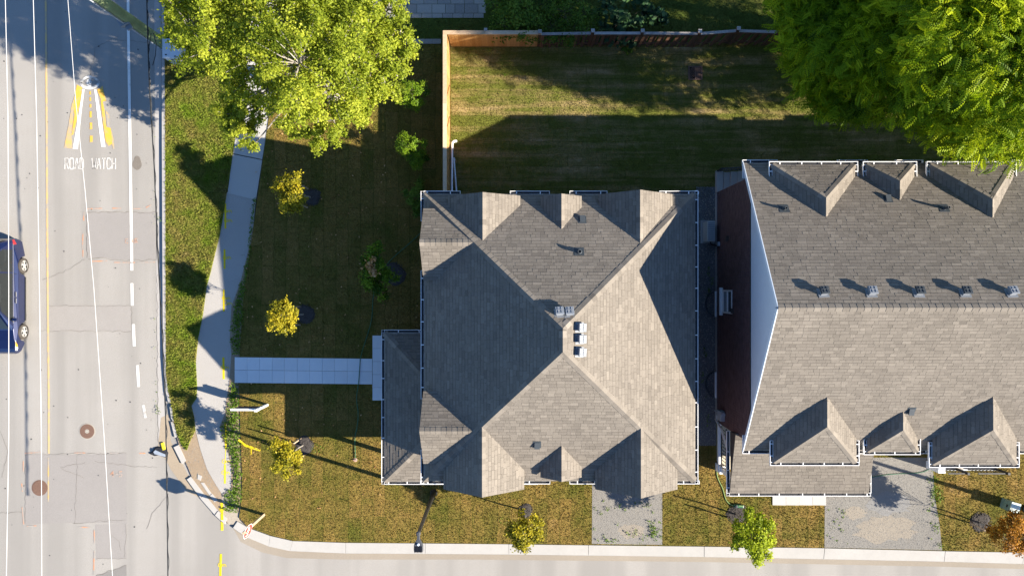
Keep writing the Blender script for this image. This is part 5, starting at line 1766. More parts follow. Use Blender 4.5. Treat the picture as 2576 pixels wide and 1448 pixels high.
    def skin(s, z):
        nose = max(0, (abs(s) - 2.0) / 0.57)
        return hw - 0.20 * nose ** 2 - 0.06 * max(0, (z - 0.7) / 0.36)
    for sgn in (1, -1):
        for s0 in (1.12, 0.08, -0.98):
            m = MB()
            m.bar(Vector((X0 + sgn * (skin(s0, .3) + .003), *P(s0, 0.30))), Vector((X0 + sgn * (skin(s0, 1.0) + .003), *P(s0, 1.0))), 0.012, 0.006); m.build('door_gap', M['rubber'], t)
        m = MB(); m.bar(Vector((X0 + sgn * (hw + 0.006), *P(1.1, 0.26))), Vector((X0 + sgn * (hw + 0.006), *P(-0.85, 0.26))), 0.03, 0.07); m.build('sill_trim', M['rubber'], t)
        for s0 in (0.22, -0.06):
            m = MB(); m.bar(Vector((X0 + sgn * (hw - 0.012), *P(s0 + .1, 0.90))), Vector((X0 + sgn * (hw - 0.012), *P(s0 - .12, 0.90))), 0.035, 0.035); m.build('door_handle', M['chrome'], t)
        m = MB(); c = Vector((X0 + sgn * 1.03, *P(1.02, 1.08))); m.box(c, (0.22, 0.12, 0.15)); m.build('mirror', M['carpaint'], t, bevel=0.03)
        m = MB(); q = [Vector((X0 + sgn * (skin(s_, z_) + 0.008), *P(s_, z_))) for s_, z_ in ((2.30, 0.70), (2.42, 0.66), (2.40, 0.80), (2.16, 0.90), (1.92, 0.93))]
        m.add(q, [[0, 1, 2, 3, 4] if sgn > 0 else [4, 3, 2, 1, 0]]); m.build('headlight', M['clearlens'], t)
        m = MB(); q = [Vector((X0 + sgn * (skin(s_, z_) + 0.012), *P(s_, z_))) for s_, z_ in ((2.16, 0.78), (2.28, 0.74), (2.24, 0.86), (2.00, 0.92))]
        m.add(q, [[0, 1, 2, 3] if sgn > 0 else [3, 2, 1, 0]]); m.build('indicator', M['amberlens'], t)
        m = MB(); q = [Vector((X0 + sgn * (skin(s_, z_) + 0.006), *P(s_, z_))) for s_, z_ in ((-2.30, 0.78), (-2.26, 1.04), (-2.44, 1.00), (-2.50, 0.80))]
        m.add(q, [[0, 1, 2, 3] if sgn > 0 else [3, 2, 1, 0]]); m.build('tail_light', M['redlens'], t)
        for s0 in (FWH, RWH):
            y, zc = P(s0, 0.345)
            xc = X0 + sgn * 0.90
            w_ = MB()
            # tyre: lathe about the x axis
            prof_t = [(0.215, -0.10), (0.31, -0.11), (0.345, -0.08), (0.345, 0.06), (0.33, 0.095), (0.235, 0.105), (0.225, 0.085)]
            N = 28
            v = []
            for r, dx in prof_t:
                for k in range(N):
                    a = 2 * math.pi * k / N
                    v.append((xc + sgn * dx, y + r * math.cos(a), zc + r * math.sin(a)))
            f = []
            for i in range(len(prof_t) - 1):
                for k in range(N):
                    k2 = (k + 1) % N
                    f.append([i * N + k, i * N + k2, (i + 1) * N + k2, (i + 1) * N + k])
            w_.add(v, f)
            wh = w_.build('wheel', M['tyre'], t, smooth=True)
            w_ = MB()
            v = [(xc + sgn * 0.03, y + 0.235 * math.cos(2 * math.pi * k / N), zc + 0.235 * math.sin(2 * math.pi * k / N)) for k in range(N)]
            w_.add(v, [list(range(N))]); w_.build('wheel_dish', M['black'], wh)
            w_ = MB()
            for k in range(N):
                a, b2 = 2 * math.pi * k / N, 2 * math.pi * (k + 1) / N
                q = []
                for r in (0.205, 0.235):
                    for an in (a, b2):
                        q.append((xc + sgn * 0.095, y + r * math.cos(an), zc + r * math.sin(an)))
                w_.add(q, [[0, 1, 3, 2]])
            for k in range(5):
                for dk in (-0.16, 0.16):
                    a = 2 * math.pi * k / 5 + dk
                    a2 = 2 * math.pi * k / 5 + dk * 1.25
                    w_.bar((xc + sgn * 0.09, y + 0.03 * math.cos(a), zc + 0.03 * math.sin(a)), (xc + sgn * 0.085, y + 0.215 * math.cos(a2), zc + 0.215 * math.sin(a2)), 0.035, 0.03, up=(1, 0, 0))
            w_.tube([(xc + sgn * 0.07, y, zc), (xc + sgn * 0.105, y, zc)], 0.055, 12)
            w_.build('rim', M['rim'], wh)
build_car()

# ------------------------------------------------------------------ vegetation
def leaf_quads(centers, normals, length, width, rng, droop=0.0):
    """diamond leaves; returns (N*4, 3)"""
    N = len(centers)
    n = normals / np.linalg.norm(normals, axis=1, keepdims=True)
    r = rng.normal(size=(N, 3))
    a = np.cross(n, r); a /= np.linalg.norm(a, axis=1, keepdims=True) + 1e-9
    b = np.cross(n, a)
    L = (length * rng.uniform(0.65, 1.3, N))[:, None]
    W = (width * rng.uniform(0.7, 1.25, N))[:, None]
    fold = n * (L * rng.uniform(-0.12, 0.2, N)[:, None])
    V = np.stack([centers - a * L / 2, centers + b * W / 2 + fold, centers + a * L / 2, centers - b * W / 2 + fold], axis=1)
    return V.reshape(-1, 3)

def fronds(centers, normals, out, length, rng, pairs=7):
    """pinnate leaves: a double row of narrow leaflets along a drooping rib"""
    N = len(centers)
    n = normals / np.linalg.norm(normals, axis=1, keepdims=True)
    d = out + rng.normal(size=(N, 3)) * 0.55
    d -= n * np.sum(d * n, axis=1, keepdims=True)
    d /= np.linalg.norm(d, axis=1, keepdims=True) + 1e-9
    s = np.cross(n, d)
    L = (length * rng.uniform(0.7, 1.25, N))[:, None]
    quads, tone_i = [], []
    for i in range(pairs):
        t = (i + 0.6) / pairs
        p = centers + d * L * (t - 0.3) - n * (L * 0.35 * t * t)
        ll = L * (0.30 * (1 - abs(t - 0.45) * 0.9))
        w = L * 0.066
        for sg in (-1, 1):
            e = s * sg * 0.86 + d * 0.5
            q = np.stack([p, p + e * ll * 0.5 + d * w - n * ll * .05, p + e * ll - n * ll * 0.2, p + e * ll * 0.5 - d * w - n * ll * .05], axis=1)
            quads.append(q)
    V = np.stack(quads, axis=1)              # N, 2*pairs, 4, 3
    return V.reshape(-1, 3), 2 * pairs

def tree(name, label, cat, base, lobes, n_leaves, leaf, mat, bark, trunk_r, group=None, clump=0.32, style='leaf', seed=1, zs=0.8,
         twigs=3, tone_bias=0.0, hollow=0.5, sub=14, extra=None, limb_r=0.3, twig_r=0.012, spray=0.0):
    rng = np.random.default_rng(seed)
    rnd = random.Random(seed)
    t = thing(name, label, cat, tuple(base), group)
    base = Vector(base)
    lob = [(np.array(G(px, py, z)), r) for px, py, z, r in lobes]
    wts = np.array([r ** 1.65 for _, r in lob]); wts /= wts.sum()
    cen = sum((Vector(c) * w for (c, _), w in zip(lob, wts)), Vector())
    zmin = min(c[2] - r for c, r in lob)
    fork = Vector((base.x + (cen.x - base.x) * 0.25, base.y + (cen.y - base.y) * 0.25, max(base.z + 0.35 * (cen.z - base.z), zmin * 0.7)))
    m = MB()
    mid = (base + fork) / 2 + Vector((rnd.uniform(-.05, .05), rnd.uniform(-.05, .05), 0))
    m.tube([base - Vector((0, 0, 0.1)), base + Vector((0, 0, 0.15)), mid, fork], [trunk_r * 1.35, trunk_r * 1.05, trunk_r * 0.9, trunk_r * 0.75], 9, 0.5)
    m.build('trunk', bark, t)
    nl = (wts * n_leaves).astype(int) + 4
    cl_c, cl_l = [], []
    mb_ = MB()
    for (c, r), k in zip(lob, nl):
        C = Vector(c) - Vector((0, 0, 0.3 * r))
        st = fork.lerp(Vector((cen.x, cen.y, C.z)), rnd.uniform(0.1, 0.45)) if r < 2 else fork
        st = fork + (Vector((cen.x, cen.y, cen.z)) - fork) * rnd.uniform(0.0, 0.5)
        bend = (st + C) / 2 + Vector((rnd.uniform(-.2, .2), rnd.uniform(-.2, .2), rnd.uniform(-.1, .25))) * min(1, r)
        r0 = trunk_r * limb_r * min(1.3, 0.55 + 0.4 * r)
        mb_.tube([st, bend, C], [r0, r0 * 0.75, r0 * 0.45], 6, rnd.random())
        nc = max(3, int(sub * r * r) + 2)
        u = rng.normal(size=(nc, 3)); u /= np.linalg.norm(u, axis=1, keepdims=True)
        rad = r * (hollow + (1 - hollow) * rng.random(nc) ** 0.6)
        pc = c + u * rad[:, None] * np.array([1, 1, zs])
        for q in pc[:: max(1, int(4 / twigs))]:
            Q = Vector(q)
            if r > 0.7 and Q.z > C.z + 0.25 * r and rnd.random() < 0.6:
                continue
            md = (C + Q) / 2 + Vector((rnd.uniform(-.1, .1), rnd.uniform(-.1, .1), rnd.uniform(0, .15))) * min(1, r)
            ext = Q + (Q - C) * 0.12
            mb_.tube([C, md, ext], [r0 * 0.4, max(twig_r, r0 * 0.25), twig_r * 0.6], 4, rnd.random())
        which = rng.integers(0, nc, k)
        tone_c = rng.normal(0, 0.20, nc)
        cs = clump * min(1.15, 0.6 + 0.4 * r)
        if spray:
            tt = rng.uniform(0.55, 1.0 + spray, k)[:, None]
            p = c + (pc[which] - c) * tt + np.array([0, 0, -0.25]) * (np.maximum(tt - 1, 0) ** 2) * r * 3
            p = p + rng.normal(size=(k, 3)) * np.array([cs, cs, cs * 0.7])
        else:
            p = pc[which] + rng.normal(size=(k, 3)) * np.array([cs, cs, cs * 0.6])
        outw = p - c
        outw /= np.linalg.norm(outw, axis=1, keepdims=True) + 1e-6
        nr = outw * 0.45 + np.array([0, 0, 0.75]) + rng.normal(size=(k, 3)) * 0.5
        cl_c.append(np.concatenate([p, nr, outw, tone_c[which][:, None]], axis=1))
    br = mb_.build('branch', bark, t)
    br['kind'] = 'stuff'
    A = np.concatenate(cl_c)
    p, nr, ow, tc = A[:, :3], A[:, 3:6], A[:, 6:9], A[:, 9]
    tone = np.clip(0.5 + tone_bias + tc + rng.normal(0, 0.16, len(p)), 0, 1)
    if style == 'frond':
        V, k = fronds(p, nr, ow * np.array([1, 1, 0.3]), leaf[0], rng)
        fast_mesh('crown', V, 4, np.repeat(tone, k), mat, t)
    else:
        V = leaf_quads(p, nr, leaf[0], leaf[1], rng)
        fast_mesh('crown', V, 4, tone, mat, t)
    if extra:
        for (lb, cnt, mt, sz, cl) in extra:
            q = np.array(G(*lb[:3])) + rng.normal(size=(cnt, 3)) * lb[3]
            V = leaf_quads(q, rng.normal(size=(cnt, 3)) + np.array([0.6, 0, .8]), sz[0], sz[1], rng)
            fast_mesh(cl, V, 4, np.clip(rng.normal(.5, .2, cnt), 0, 1), mt, t)
    return t

left_lobes = [(470, 55, 7.7, 0.95), (520, 120, 8.1, 1.1), (560, 50, 7.2, 1.2), (630, 40, 7.6, 1.3), (640, 130, 7.6, 1.3), (705, 60, 8.1, 1.4), (745, 150, 8.6, 1.5), (795, 60, 8.2, 1.4), (850, 120, 8.1, 1.4), (865, 40, 7.6, 1.3), (930, 65, 7.0, 1.15), (935, 140, 7.0, 1.15), (1000, 140, 6.5, 0.7), (1005, 80, 6.8, 0.75), (965, 205, 6.7, 0.8), (1000, 190, 6.5, 0.45), (900, 215, 7.0, 1.0), (885, 275, 6.5, 0.75), (930, 260, 6.3, 0.45), (820, 225, 7.5, 1.2), (835, 300, 6.2, 0.8), (790, 325, 5.7, 0.55), (806, 372, 5.3, 0.28), (800, 350, 5.5, 0.35), (745, 240, 7.5, 1.2), (735, 300, 5.6, 0.8), (752, 335, 5.4, 0.4), (665, 215, 7.1, 0.95), (610, 200, 7.1, 0.75), (575, 175, 7.3, 0.7), (590, 285, 3.9, 0.67), (622, 335, 3.7, 0.54), (565, 270, 3.9, 0.45), (650, 275, 3.9, 0.47), (605, 240, 4.1, 0.5), (640, 360, 3.5, 0.31), (575, 320, 3.7, 0.34), (525, 175, 7.1, 0.5), (440, 15, 7.3, 0.6), (445, 95, 7.3, 0.5), (495, 150, 7.1, 0.45), (770, -35, 8.1, 1.5), (620, -45, 7.6, 1.4), (900, -40, 7.0, 1.2), (500, -40, 8.1, 1.2), (975, 20, 6.7, 0.7), (690, -140, 8, 1.8), (850, -130, 7.6, 1.6), (600, 310, 3.7, 0.55), (615, 265, 4.0, 0.6), (640, 320, 3.4, 0.45), (570, 300, 3.6, 0.45), (580, 250, 4.0, 0.5)]
tree('maple_tree', 'big yellow green tree with grey limbs spreading over the path corner', 'tree', (-7.9, 8.5, 0.03), left_lobes, 98000, (0.106, 0.068), M['maple'], M['bark'], 0.30, clump=0.105, seed=21, sub=14, twigs=3, hollow=0.52, limb_r=0.26, spray=0.28, twig_r=0.010)
r_lobes = [(2300, 50, 9.4, 1.3), (2385, 135, 10.2, 1.5), (2450, 55, 10.8, 1.6), (2520, 150, 10.8, 1.6), (2565, 40, 10.8, 1.6), (2420, 240, 9.0, 1.2), (2505, 280, 9.0, 1.3), (2575, 300, 8.6, 1.3), (2392, 312, 7.6, 0.75),
    (2440, 345, 7.2, 0.6), (2540, 345, 7.2, 0.65), (2580, 375, 6.8, 0.4), (2500, 365, 6.2, 0.35), (2670, 200, 11, 1.8), (2670, 50, 11, 1.8), (2670, 320, 9, 1.1), (2262, 225, 7.8, 0.85), (2288, 290, 6.9, 0.40), (2310, 165, 8.6, 1.0), (2330, 245, 8.0, 0.7),
    (2340, 320, 6.8, 0.4), (2410, 375, 6.4, 0.35), (2330, 200, 5.4, 1.2), (2450, 250, 5.2, 1.3), (2575, 270, 5.4, 1.3), (2400, 110, 5.6, 1.3), (2520, 130, 5.6, 1.3), (2640, 200, 5.4, 1.4), (2400, -50, 10, 1.5), (2560, -70, 11, 1.7), (2720, -90, 11, 2.0)]
tree('walnut_tree', 'tall bright green tree with feathery leaves rising beside the townhouse eaves', 'tree', (18.6, 9.9, 0.05), r_lobes, 17000, (0.43,), M['frond'], M['darkbark'], 0.30, clump=0.30, style='frond', seed=31, sub=11, twigs=2, hollow=0.5, limb_r=0.2, tone_bias=0.10)
l_lobes = [(2025, 30, 7.0, 0.9), (2030, 115, 6.6, 0.8), (2055, 60, 7.5, 1.15), (2075, 165, 6.6, 1.0), (2130, 100, 7.6, 1.25), (2185, 40, 7.9, 1.25), (2150, 225, 6.2, 0.85), (2080, 250, 5.6, 0.55), (2200, 160, 7.4, 1.1), (2225, 255, 6.0, 0.65),
    (2130, 280, 5.2, 0.42), (2045, 205, 5.8, 0.6), (2240, 90, 8.0, 1.1), (2020, -40, 7.2, 1.1), (2110, -50, 7.8, 1.4), (2240, -60, 8.2, 1.4), (2185, 280, 5.4, 0.4), (2005, 160, 6.2, 0.35), (2002, 75, 6.6, 0.4)]
tree('walnut_tree', 'darker green feathery tree overhanging the weathered fence', 'tree', (12.6, 11.8, 0.03), l_lobes, 10500, (0.42,), M['frond'], M['darkbark'], 0.24, clump=0.28, style='frond', seed=41, sub=11, twigs=2, hollow=0.45, limb_r=0.2, tone_bias=0.02)

# young trees, each above its mulch ring
def mulch(px, py, r, label, seed):
    c = G(px, py, 0.05)
    rng = np.random.default_rng(seed)
    m = MB()
    ring = [(c.x + r * random.uniform(0.86, 1.12) * (1 + 0.14 * math.sin(3 * a + seed)) * math.cos(a), c.y + r * (1 + 0.12 * math.cos(2 * a + seed)) * math.sin(a)) for a in np.linspace(0, 2 * math.pi, 22, endpoint=False)]
    ring_in = [(c.x + (q[0] - c.x) * 0.7, c.y + (q[1] - c.y) * 0.7) for q in ring]
    n = len(ring)
    m.add([(q[0], q[1], 0.05) for q in ring] + [(q[0], q[1], 0.10) for q in ring_in] + [(c.x, c.y, 0.11)], [[i, (i + 1) % n, n + (i + 1) % n, n + i] for i in range(n)] + [[n + i, n + (i + 1) % n, 2 * n] for i in range(n)], 0.3)
    for k in range(170):
        a, q = rng.uniform(0, 6.28), r * 1.05 * math.sqrt(rng.uniform())
        x, y = c.x + q * math.cos(a), c.y + q * math.sin(a)
        m.box((x, y, 0.105 - 0.05 * (q / r) ** 2 + rng.uniform(0, .02)), (rng.uniform(.03, .08), rng.uniform(.012, .03), .015), rz=rng.uniform(0, 3.1), tone=rng.uniform(0, 1))
    o = m.build('mulch_bed', M['mulch'], origin=tuple(c))
    tag(o, label, 'mulch', 'mulch rings of the young trees')
def stake(px, py, label, h=1.15, lean=(0, 0)):
    c = G(px, py, 0.05)
    m = MB(); m.bar(c - Vector((0, 0, .05)), c + Vector((lean[0], lean[1], h)), 0.055, 0.045, tone=random.random())
    tag(m.build('wooden_stake', M['stake'], origin=tuple(c)), label, 'stake', 'stakes of the young trees')
YT = [
 ((781, 496), [(735, 470, 3.1, .42), (712, 485, 3.0, .42), (725, 505, 2.7, .42), (745, 490, 3.3, .40), (722, 460, 3.3, .36), (740, 445, 3.5, .22), (700, 465, 3.0, .26), (748, 515, 2.5, .26), (735, 520, 2.4, .3)], 2300, 'gold', -0.02, 'young gold and green tree nearest the concrete sidewalk', 'mulch ring under the young tree nearest the sidewalk slabs'),
 ((763, 790), [(708, 790, 3.2, .45), (690, 790, 3.0, .38), (700, 815, 2.9, .40), (725, 790, 3.2, .36), (710, 770, 3.4, .32), (730, 810, 2.9, .26), (688, 805, 2.9, .28)], 2300, 'gold', 0.12, 'round bright yellow young tree midway along the shaded lawn', 'mulch ring beside the round bright yellow tree'),
 ((988, 689), [(950, 660, 3.4, .40), (930, 700, 3.0, .45), (955, 715, 2.7, .42), (940, 640, 3.5, .36), (975, 690, 2.6, .5), (965, 735, 2.5, .26), (950, 620, 3.4, .2), (915, 680, 3.2, .30), (925, 655, 3.2, .34), (935, 725, 2.9, .34)], 2200, 'shrub', -0.18, 'sparse dark young tree with a withered orange branch', 'mulch ring under the sparse half withered tree'),
 ((762, 1119), [(712, 1150, 2.9, .48), (690, 1155, 2.8, .40), (712, 1178, 2.6, .38), (735, 1155, 2.6, .36), (705, 1130, 3.1, .34), (725, 1125, 2.9, .26), (745, 1170, 2.4, .22)], 2300, 'gold', 0.02, 'young yellow tree on the sunny lawn below the sign post', 'mulch ring beside the yellow tree on the sunny lawn'),
 ((1319, 1283), [(1318, 1330, 2.9, .48), (1295, 1342, 2.7, .40), (1345, 1340, 2.7, .40), (1318, 1360, 2.6, .40), (1325, 1305, 2.4, .36), (1350, 1318, 2.9, .22), (1312, 1372, 2.6, .26), (1288, 1320, 2.7, .20)], 2100, 'gold', -0.10, 'yellow green young tree overhanging the kerb near the gravel drive', 'mulch ring under the kerbside yellow green tree'),
 ((1851, 1292), [(1895, 1345, 3.2, .62), (1865, 1335, 2.9, .45), (1925, 1345, 3.0, .5), (1895, 1310, 3.1, .42), (1935, 1320, 3.0, .36), (1900, 1385, 3.0, .42), (1905, 1410, 3.0, .3), (1860, 1365, 2.8, .3), (1925, 1380, 2.9, .35), (1890, 1295, 2.9, .28)], 3600, 'lime', 0.12, 'leafy lime green young tree over the kerb below the townhouse porch', 'mulch ring beside the lime green tree and hose reel'),
 ((2463, 1313), [(2545, 1330, 2.9, .46), (2530, 1355, 2.6, .42), (2560, 1310, 3.1, .42), (2575, 1345, 2.9, .5), (2558, 1380, 2.6, .38), (2500, 1345, 2.2, .35), (2515, 1325, 2.3, .3)], 2100, 'rust', 0.0, 'rusty orange young tree on the far lawn', 'mulch ring of the rusty orange tree'),
]
for i, (b, lobes, nlv, mt, tb, lab, mlab) in enumerate(YT):
    ex = [((930, 668, 3.6, 0.10), 60, M['deadleaf'], (.15, .09), 'withered_leaves'), ((938, 655, 3.7, 0.06), 30, M['deadleaf'], (.15, .09), 'withered_leaves'), ((940, 685, 3.5, 0.08), 40, M['deadleaf'], (.14, .09), 'withered_leaves')] if i == 2 else None
    tree('young_tree', lab, 'tree', tuple(G(b[0], b[1], 0.05)), lobes, int(nlv * 1.6), (0.105, 0.068), M[mt], M['bark'] if i != 2 else M['darkbark'], 0.035, 'young trees on the lawns', clump=0.13, seed=50 + i, sub=24, twigs=3 if i != 2 else 4, hollow=0.35, tone_bias=tb, limb_r=0.45, extra=ex, twig_r=0.006)
    mulch(b[0] + 4, b[1], [0.40, 0.44, 0.5, 0.40, 0.30, 0.46, 0.46][i], mlab, i)
for px_, py_, lb in ((776, 475, 'wooden stake on the far side of the tree by the sidewalk slabs'), (774, 522, 'wooden stake on the near side of the tree by the sidewalk slabs'),
                     (757, 771, 'upper wooden stake of the round bright yellow tree'), (755, 816, 'lower wooden stake of the round bright yellow tree'),
                     (757, 1102, 'upper wooden stake of the sunny lawn yellow tree'), (764, 1145, 'lower wooden stake of the sunny lawn yellow tree'),
                     (1830, 1300, 'wooden stake beside the lime green tree'), (2440, 1314, 'long wooden stake of the rusty orange tree')):
    stake(px_, py_, lb)

# conifer shrubs and hedge plants
def shrub(name, label, base, lobes, n, mat, group, seed, leaf=(0.12, 0.035), tb=0.0, cl=0.10, cat='shrub', sub=30):
    tree(name, label, cat, tuple(G(base[0], base[1], 0.05)), lobes, n, leaf, mat, M['darkbark'], 0.03, group, clump=cl, seed=seed, sub=sub, twigs=2, hollow=0.6, tone_bias=tb, limb_r=0.5)
shrub('evergreen_shrub', 'bright green evergreen shrub touching the big tree shadow, farther from the house', (1046, 256), [(1036, 236, 1.5, .42), (1020, 240, 1.2, .40), (1052, 235, 1.2, .42), (1038, 256, 1.0, .42), (1030, 212, 1.3, .36), (1036, 226, 1.9, .34), (1050, 215, 1.3, .3), (1046, 252, .5, .5)], 3600, M['shrub'], 'evergreen shrubs outside the fence', 71, tb=0.1)
shrub('evergreen_shrub', 'bright green evergreen shrub between its brighter twin and the dark one', (1041, 386), [(1030, 372, 1.5, .40), (1012, 370, 1.2, .38), (1045, 372, 1.2, .42), (1040, 395, .9, .42), (1018, 350, 1.4, .34), (1024, 362, 1.9, .34), (1050, 400, .6, .4), (1042, 385, .5, .5)], 3600, M['shrub'], 'evergreen shrubs outside the fence', 72, tb=0.02)
shrub('evergreen_shrub', 'dim green shrub tucked under the house gutter corner', (1056, 503), [(1053, 500, .9, .36), (1040, 495, .6, .4), (1060, 478, .7, .38), (1045, 520, .6, .36), (1062, 515, .5, .4)], 2400, M['bush'], 'evergreen shrubs outside the fence', 73, leaf=(0.20, 0.04), tb=0.15)
shrub('hedge_bush', 'rounded mid green bush next to the paver driveway', (1275, 40), [(1250, 20, 1.7, .55), (1290, 30, 2.0, .60), (1320, 15, 2.0, .6), (1265, 60, 1.6, .50), (1310, 68, 1.6, .5), (1335, 45, 1.8, .5), (1285, -20, 2, .7), (1330, 80, 1.2, .35), (1250, 80, 1.0, .3)], 5200, M['bush'], 'bushes behind the back fence', 74, leaf=(.12, .07), tb=0.22, cl=.16)
shrub('hedge_bush', 'deep green bush in the middle of the hedge behind the fence', (1410, 45), [(1375, 20, 1.8, .6), (1420, 25, 2.0, .65), (1390, 70, 1.6, .5), (1440, 75, 1.6, .5), (1465, 35, 1.7, .55), (1480, 75, 1.3, .4), (1410, -25, 2, .7), (1355, 90, 1.2, .35), (1420, 95, 1.1, .35)], 5200, M['bush'], 'bushes behind the back fence', 75, leaf=(.11, .06), tb=-0.05, cl=.16)
shrub('broadleaf_plant', 'blue green broad leaved plants at the end of the hedge', (1580, 50), [(1530, 20, .9, .5), (1570, 30, 1.0, .55), (1615, 25, .9, .5), (1545, 70, .8, .5), (1590, 80, .8, .5), (1650, 40, .8, .4), (1560, 100, .6, .35), (1520, 90, .6, .4), (1625, -10, .9, .6)], 620, M['bigleaf'], 'bushes behind the back fence', 76, leaf=(.26, .23), cl=.16, cat='plant', sub=12)
shrub('fence_weed', 'small green weed growing at the foot of the weathered fence', (1577, 128), [(1577, 126, .2, .16), (1570, 122, .2, .12), (1584, 130, .15, .12)], 60, M['bush'], None, 77, leaf=(.16, .12), cl=.05, cat='weed', tb=.1)

# grass blades, weeds, pebbles
HOUSES = [[(XW - .2, YS - .2), (XE, YS - .2), (XE, YN), (XW, YN)], [(-5.2, -8), (0, -8), (0, -1.9), (-5.2, -1.9)], [(9.0, -6.2), (30, -6.2), (30, 4.6), (9.0, 4.6)], [(9.1, -8.4), (14.6, -8.4), (14.6, -5), (9.1, -5)]]
WALKS = [pp([(588, 895), (962, 900), (962, 966), (588, 962)], ZL), pp([(935, 840), (1002, 840), (1002, 1008), (935, 1008)], ZL), pp([(1941, 1230), (2078, 1230), (2078, 1272), (1941, 1272)], ZL)]
DRIVES = [pp(DW1, ZL), pp(DW2, ZL), pp(SIDE, ZL)]
def blades(name, poly, z, dens, h, w, mat, excl=(), seed=1, lean=0.8, keep=None):
    rng = np.random.default_rng(seed)
    xs = [p[0] for p in poly]; ys = [p[1] for p in poly]
    x0, x1 = max(min(xs), -24.5), min(max(xs), 24.5)
    y0, y1 = max(min(ys), -14), min(max(ys), 14)
    N = int((x1 - x0) * (y1 - y0) * dens)
    x, y = rng.uniform(x0, x1, N), rng.uniform(y0, y1, N)
    k = pip(poly, x, y)
    for e in excl:
        k &= ~pip(e, x, y)
    x, y = x[k], y[k]
    if keep is not None:
        k = keep(x, y, rng)
        x, y = x[k], y[k]
    N = len(x)
    a = rng.uniform(0, 2 * np.pi, N)
    hh = h * rng.uniform(0.5, 1.4, N)
    ww = w * rng.uniform(0.6, 1.4, N)
    l = rng.uniform(0.1, lean, N) * hh
    b = rng.uniform(0, 2 * np.pi, N)
    dx, dy = np.cos(a) * ww / 2, np.sin(a) * ww / 2
    V = np.stack([np.stack([x - dx, y - dy, np.full(N, z)], 1), np.stack([x + dx, y + dy, np.full(N, z)], 1), np.stack([x + np.cos(b) * l, y + np.sin(b) * l, z + hh], 1)], axis=1).reshape(-1, 3)
    o = fast_mesh(name, V, 3, np.clip(rng.normal(0.5, 0.22, N), 0, 1), mat)
    o['kind'] = 'stuff'
    o['label'] = {'grass': 'short grass blades of the lawn', 'weeds': 'low weeds'}.get(name, name)
    return o
LW = pp(lawn_poly, ZL)
BACK = pp([(1134, 119), (2800, 119), (2800, 470), (1800, 470), (1800, 500), (1134, 500)], ZL)
blades('grass', LW, ZL, 620, 0.045, 0.026, M['lawn'], HOUSES + WALKS + DRIVES + [BACK], 1)
blades('grass', BACK, ZL, 620, 0.045, 0.026, M['backlawn'], HOUSES, 2)
blades('grass', pp(VERGE), 0.01, 1300, 0.085, 0.034, M['verge'], [], 3)
blades('grass', pp([(690, -60), (2800, -60), (2800, 107), (690, 107)]), 0.03, 300, 0.06, 0.03, M['yard'], [pp([(920, -60), (1224, -60), (1224, 48), (920, 48)])], 4)
def weed_patch(name, polys, z, n, size, mat, seed):
    rng = np.random.default_rng(seed)
    V, T = [], []
    for poly in polys:
        xs = [p[0] for p in poly]; ys = [p[1] for p in poly]
        ar = (max(xs) - min(xs)) * (max(ys) - min(ys))
        N = int(n * ar)
        x, y = rng.uniform(min(xs), max(xs), N), rng.uniform(min(ys), max(ys), N)
        k = pip(poly, x, y)
        x, y = x[k], y[k]
        c = np.stack([x, y, z + rng.uniform(0.02, 0.12, len(x))], 1)
        nr = rng.normal(size=(len(x), 3)) * 0.6 + np.array([0, 0, 1.0])
        V.append(leaf_quads(c, nr, size, size * 0.55, rng)); T.append(np.clip(rng.normal(.5, .22, len(x)), 0, 1))
    o = fast_mesh(name, np.concatenate(V), 4, np.concatenate(T), mat)
    o['kind'] = 'stuff'; o['label'] = 'low green weeds'
def blob(px, py, rx, ry, z=0.05, seed=0):
    r = random.Random(seed * 7 + px)
    return pp([(px + rx * math.cos(a) * r.uniform(.6, 1.2), py + ry * math.sin(a) * r.uniform(.6, 1.2)) for a in np.linspace(0, 2 * math.pi, 11, endpoint=False)], z)
strips = []
SP = PATH_R[2:-2]
edge_x = lambda yy: np.interp(yy, [560, 640, 700, 760, 850, 960, 1000, 1100, 1200, 1260], [640, 628, 618, 612, 606, 598, 601, 604, 608, 606])
for i in range(620, 1285, 11):
    if 893 < i < 968:
        continue
    pr = np.interp(i, [p[1] for p in PATH_R], [p[0] for p in PATH_R])
    ex = float(edge_x(i))
    wdt = max(4, (ex - pr) * 0.62)
    strips.append(blob((pr + ex) / 2 + random.uniform(1, 5), i, wdt * 0.85, 10, 0.02, i))
for i in range(505, 620, 14):
    strips.append(blob(641 - (i - 505) * 0.12, i, 4, 8, 0.02, i))
weed_patch('weeds', strips, 0.0, 560, 0.085, M['weed'], 8)
dw = []
rr = random.Random(5)
for _ in range(34):
    dw.append(blob(rr.uniform(1495, 1660), rr.uniform(1255, 1364), rr.uniform(3, 8), rr.uniform(3, 8), 0.05, _))
for _ in range(12):
    dw.append(blob(rr.uniform(1635, 1662), rr.uniform(1300, 1350), rr.uniform(4, 9), rr.uniform(4, 9), 0.05, _ + 50))
for _ in range(26):
    dw.append(blob(rr.uniform(2335, 2364), rr.uniform(1175, 1375), rr.uniform(3, 9), rr.uniform(5, 12), 0.05, _ + 90))
for _ in range(22):
    dw.append(blob(rr.uniform(2080, 2130), rr.uniform(1275, 1365), rr.uniform(2, 5), rr.uniform(2, 5), 0.05, _ + 130))
for _ in range(8):
    dw.append(blob(rr.uniform(1765, 1796), rr.uniform(620, 1100), rr.uniform(3, 8), rr.uniform(8, 20), 0.05, _ + 170))
weed_patch('weeds', dw, ZL, 320, 0.075, M['weed'], 9)
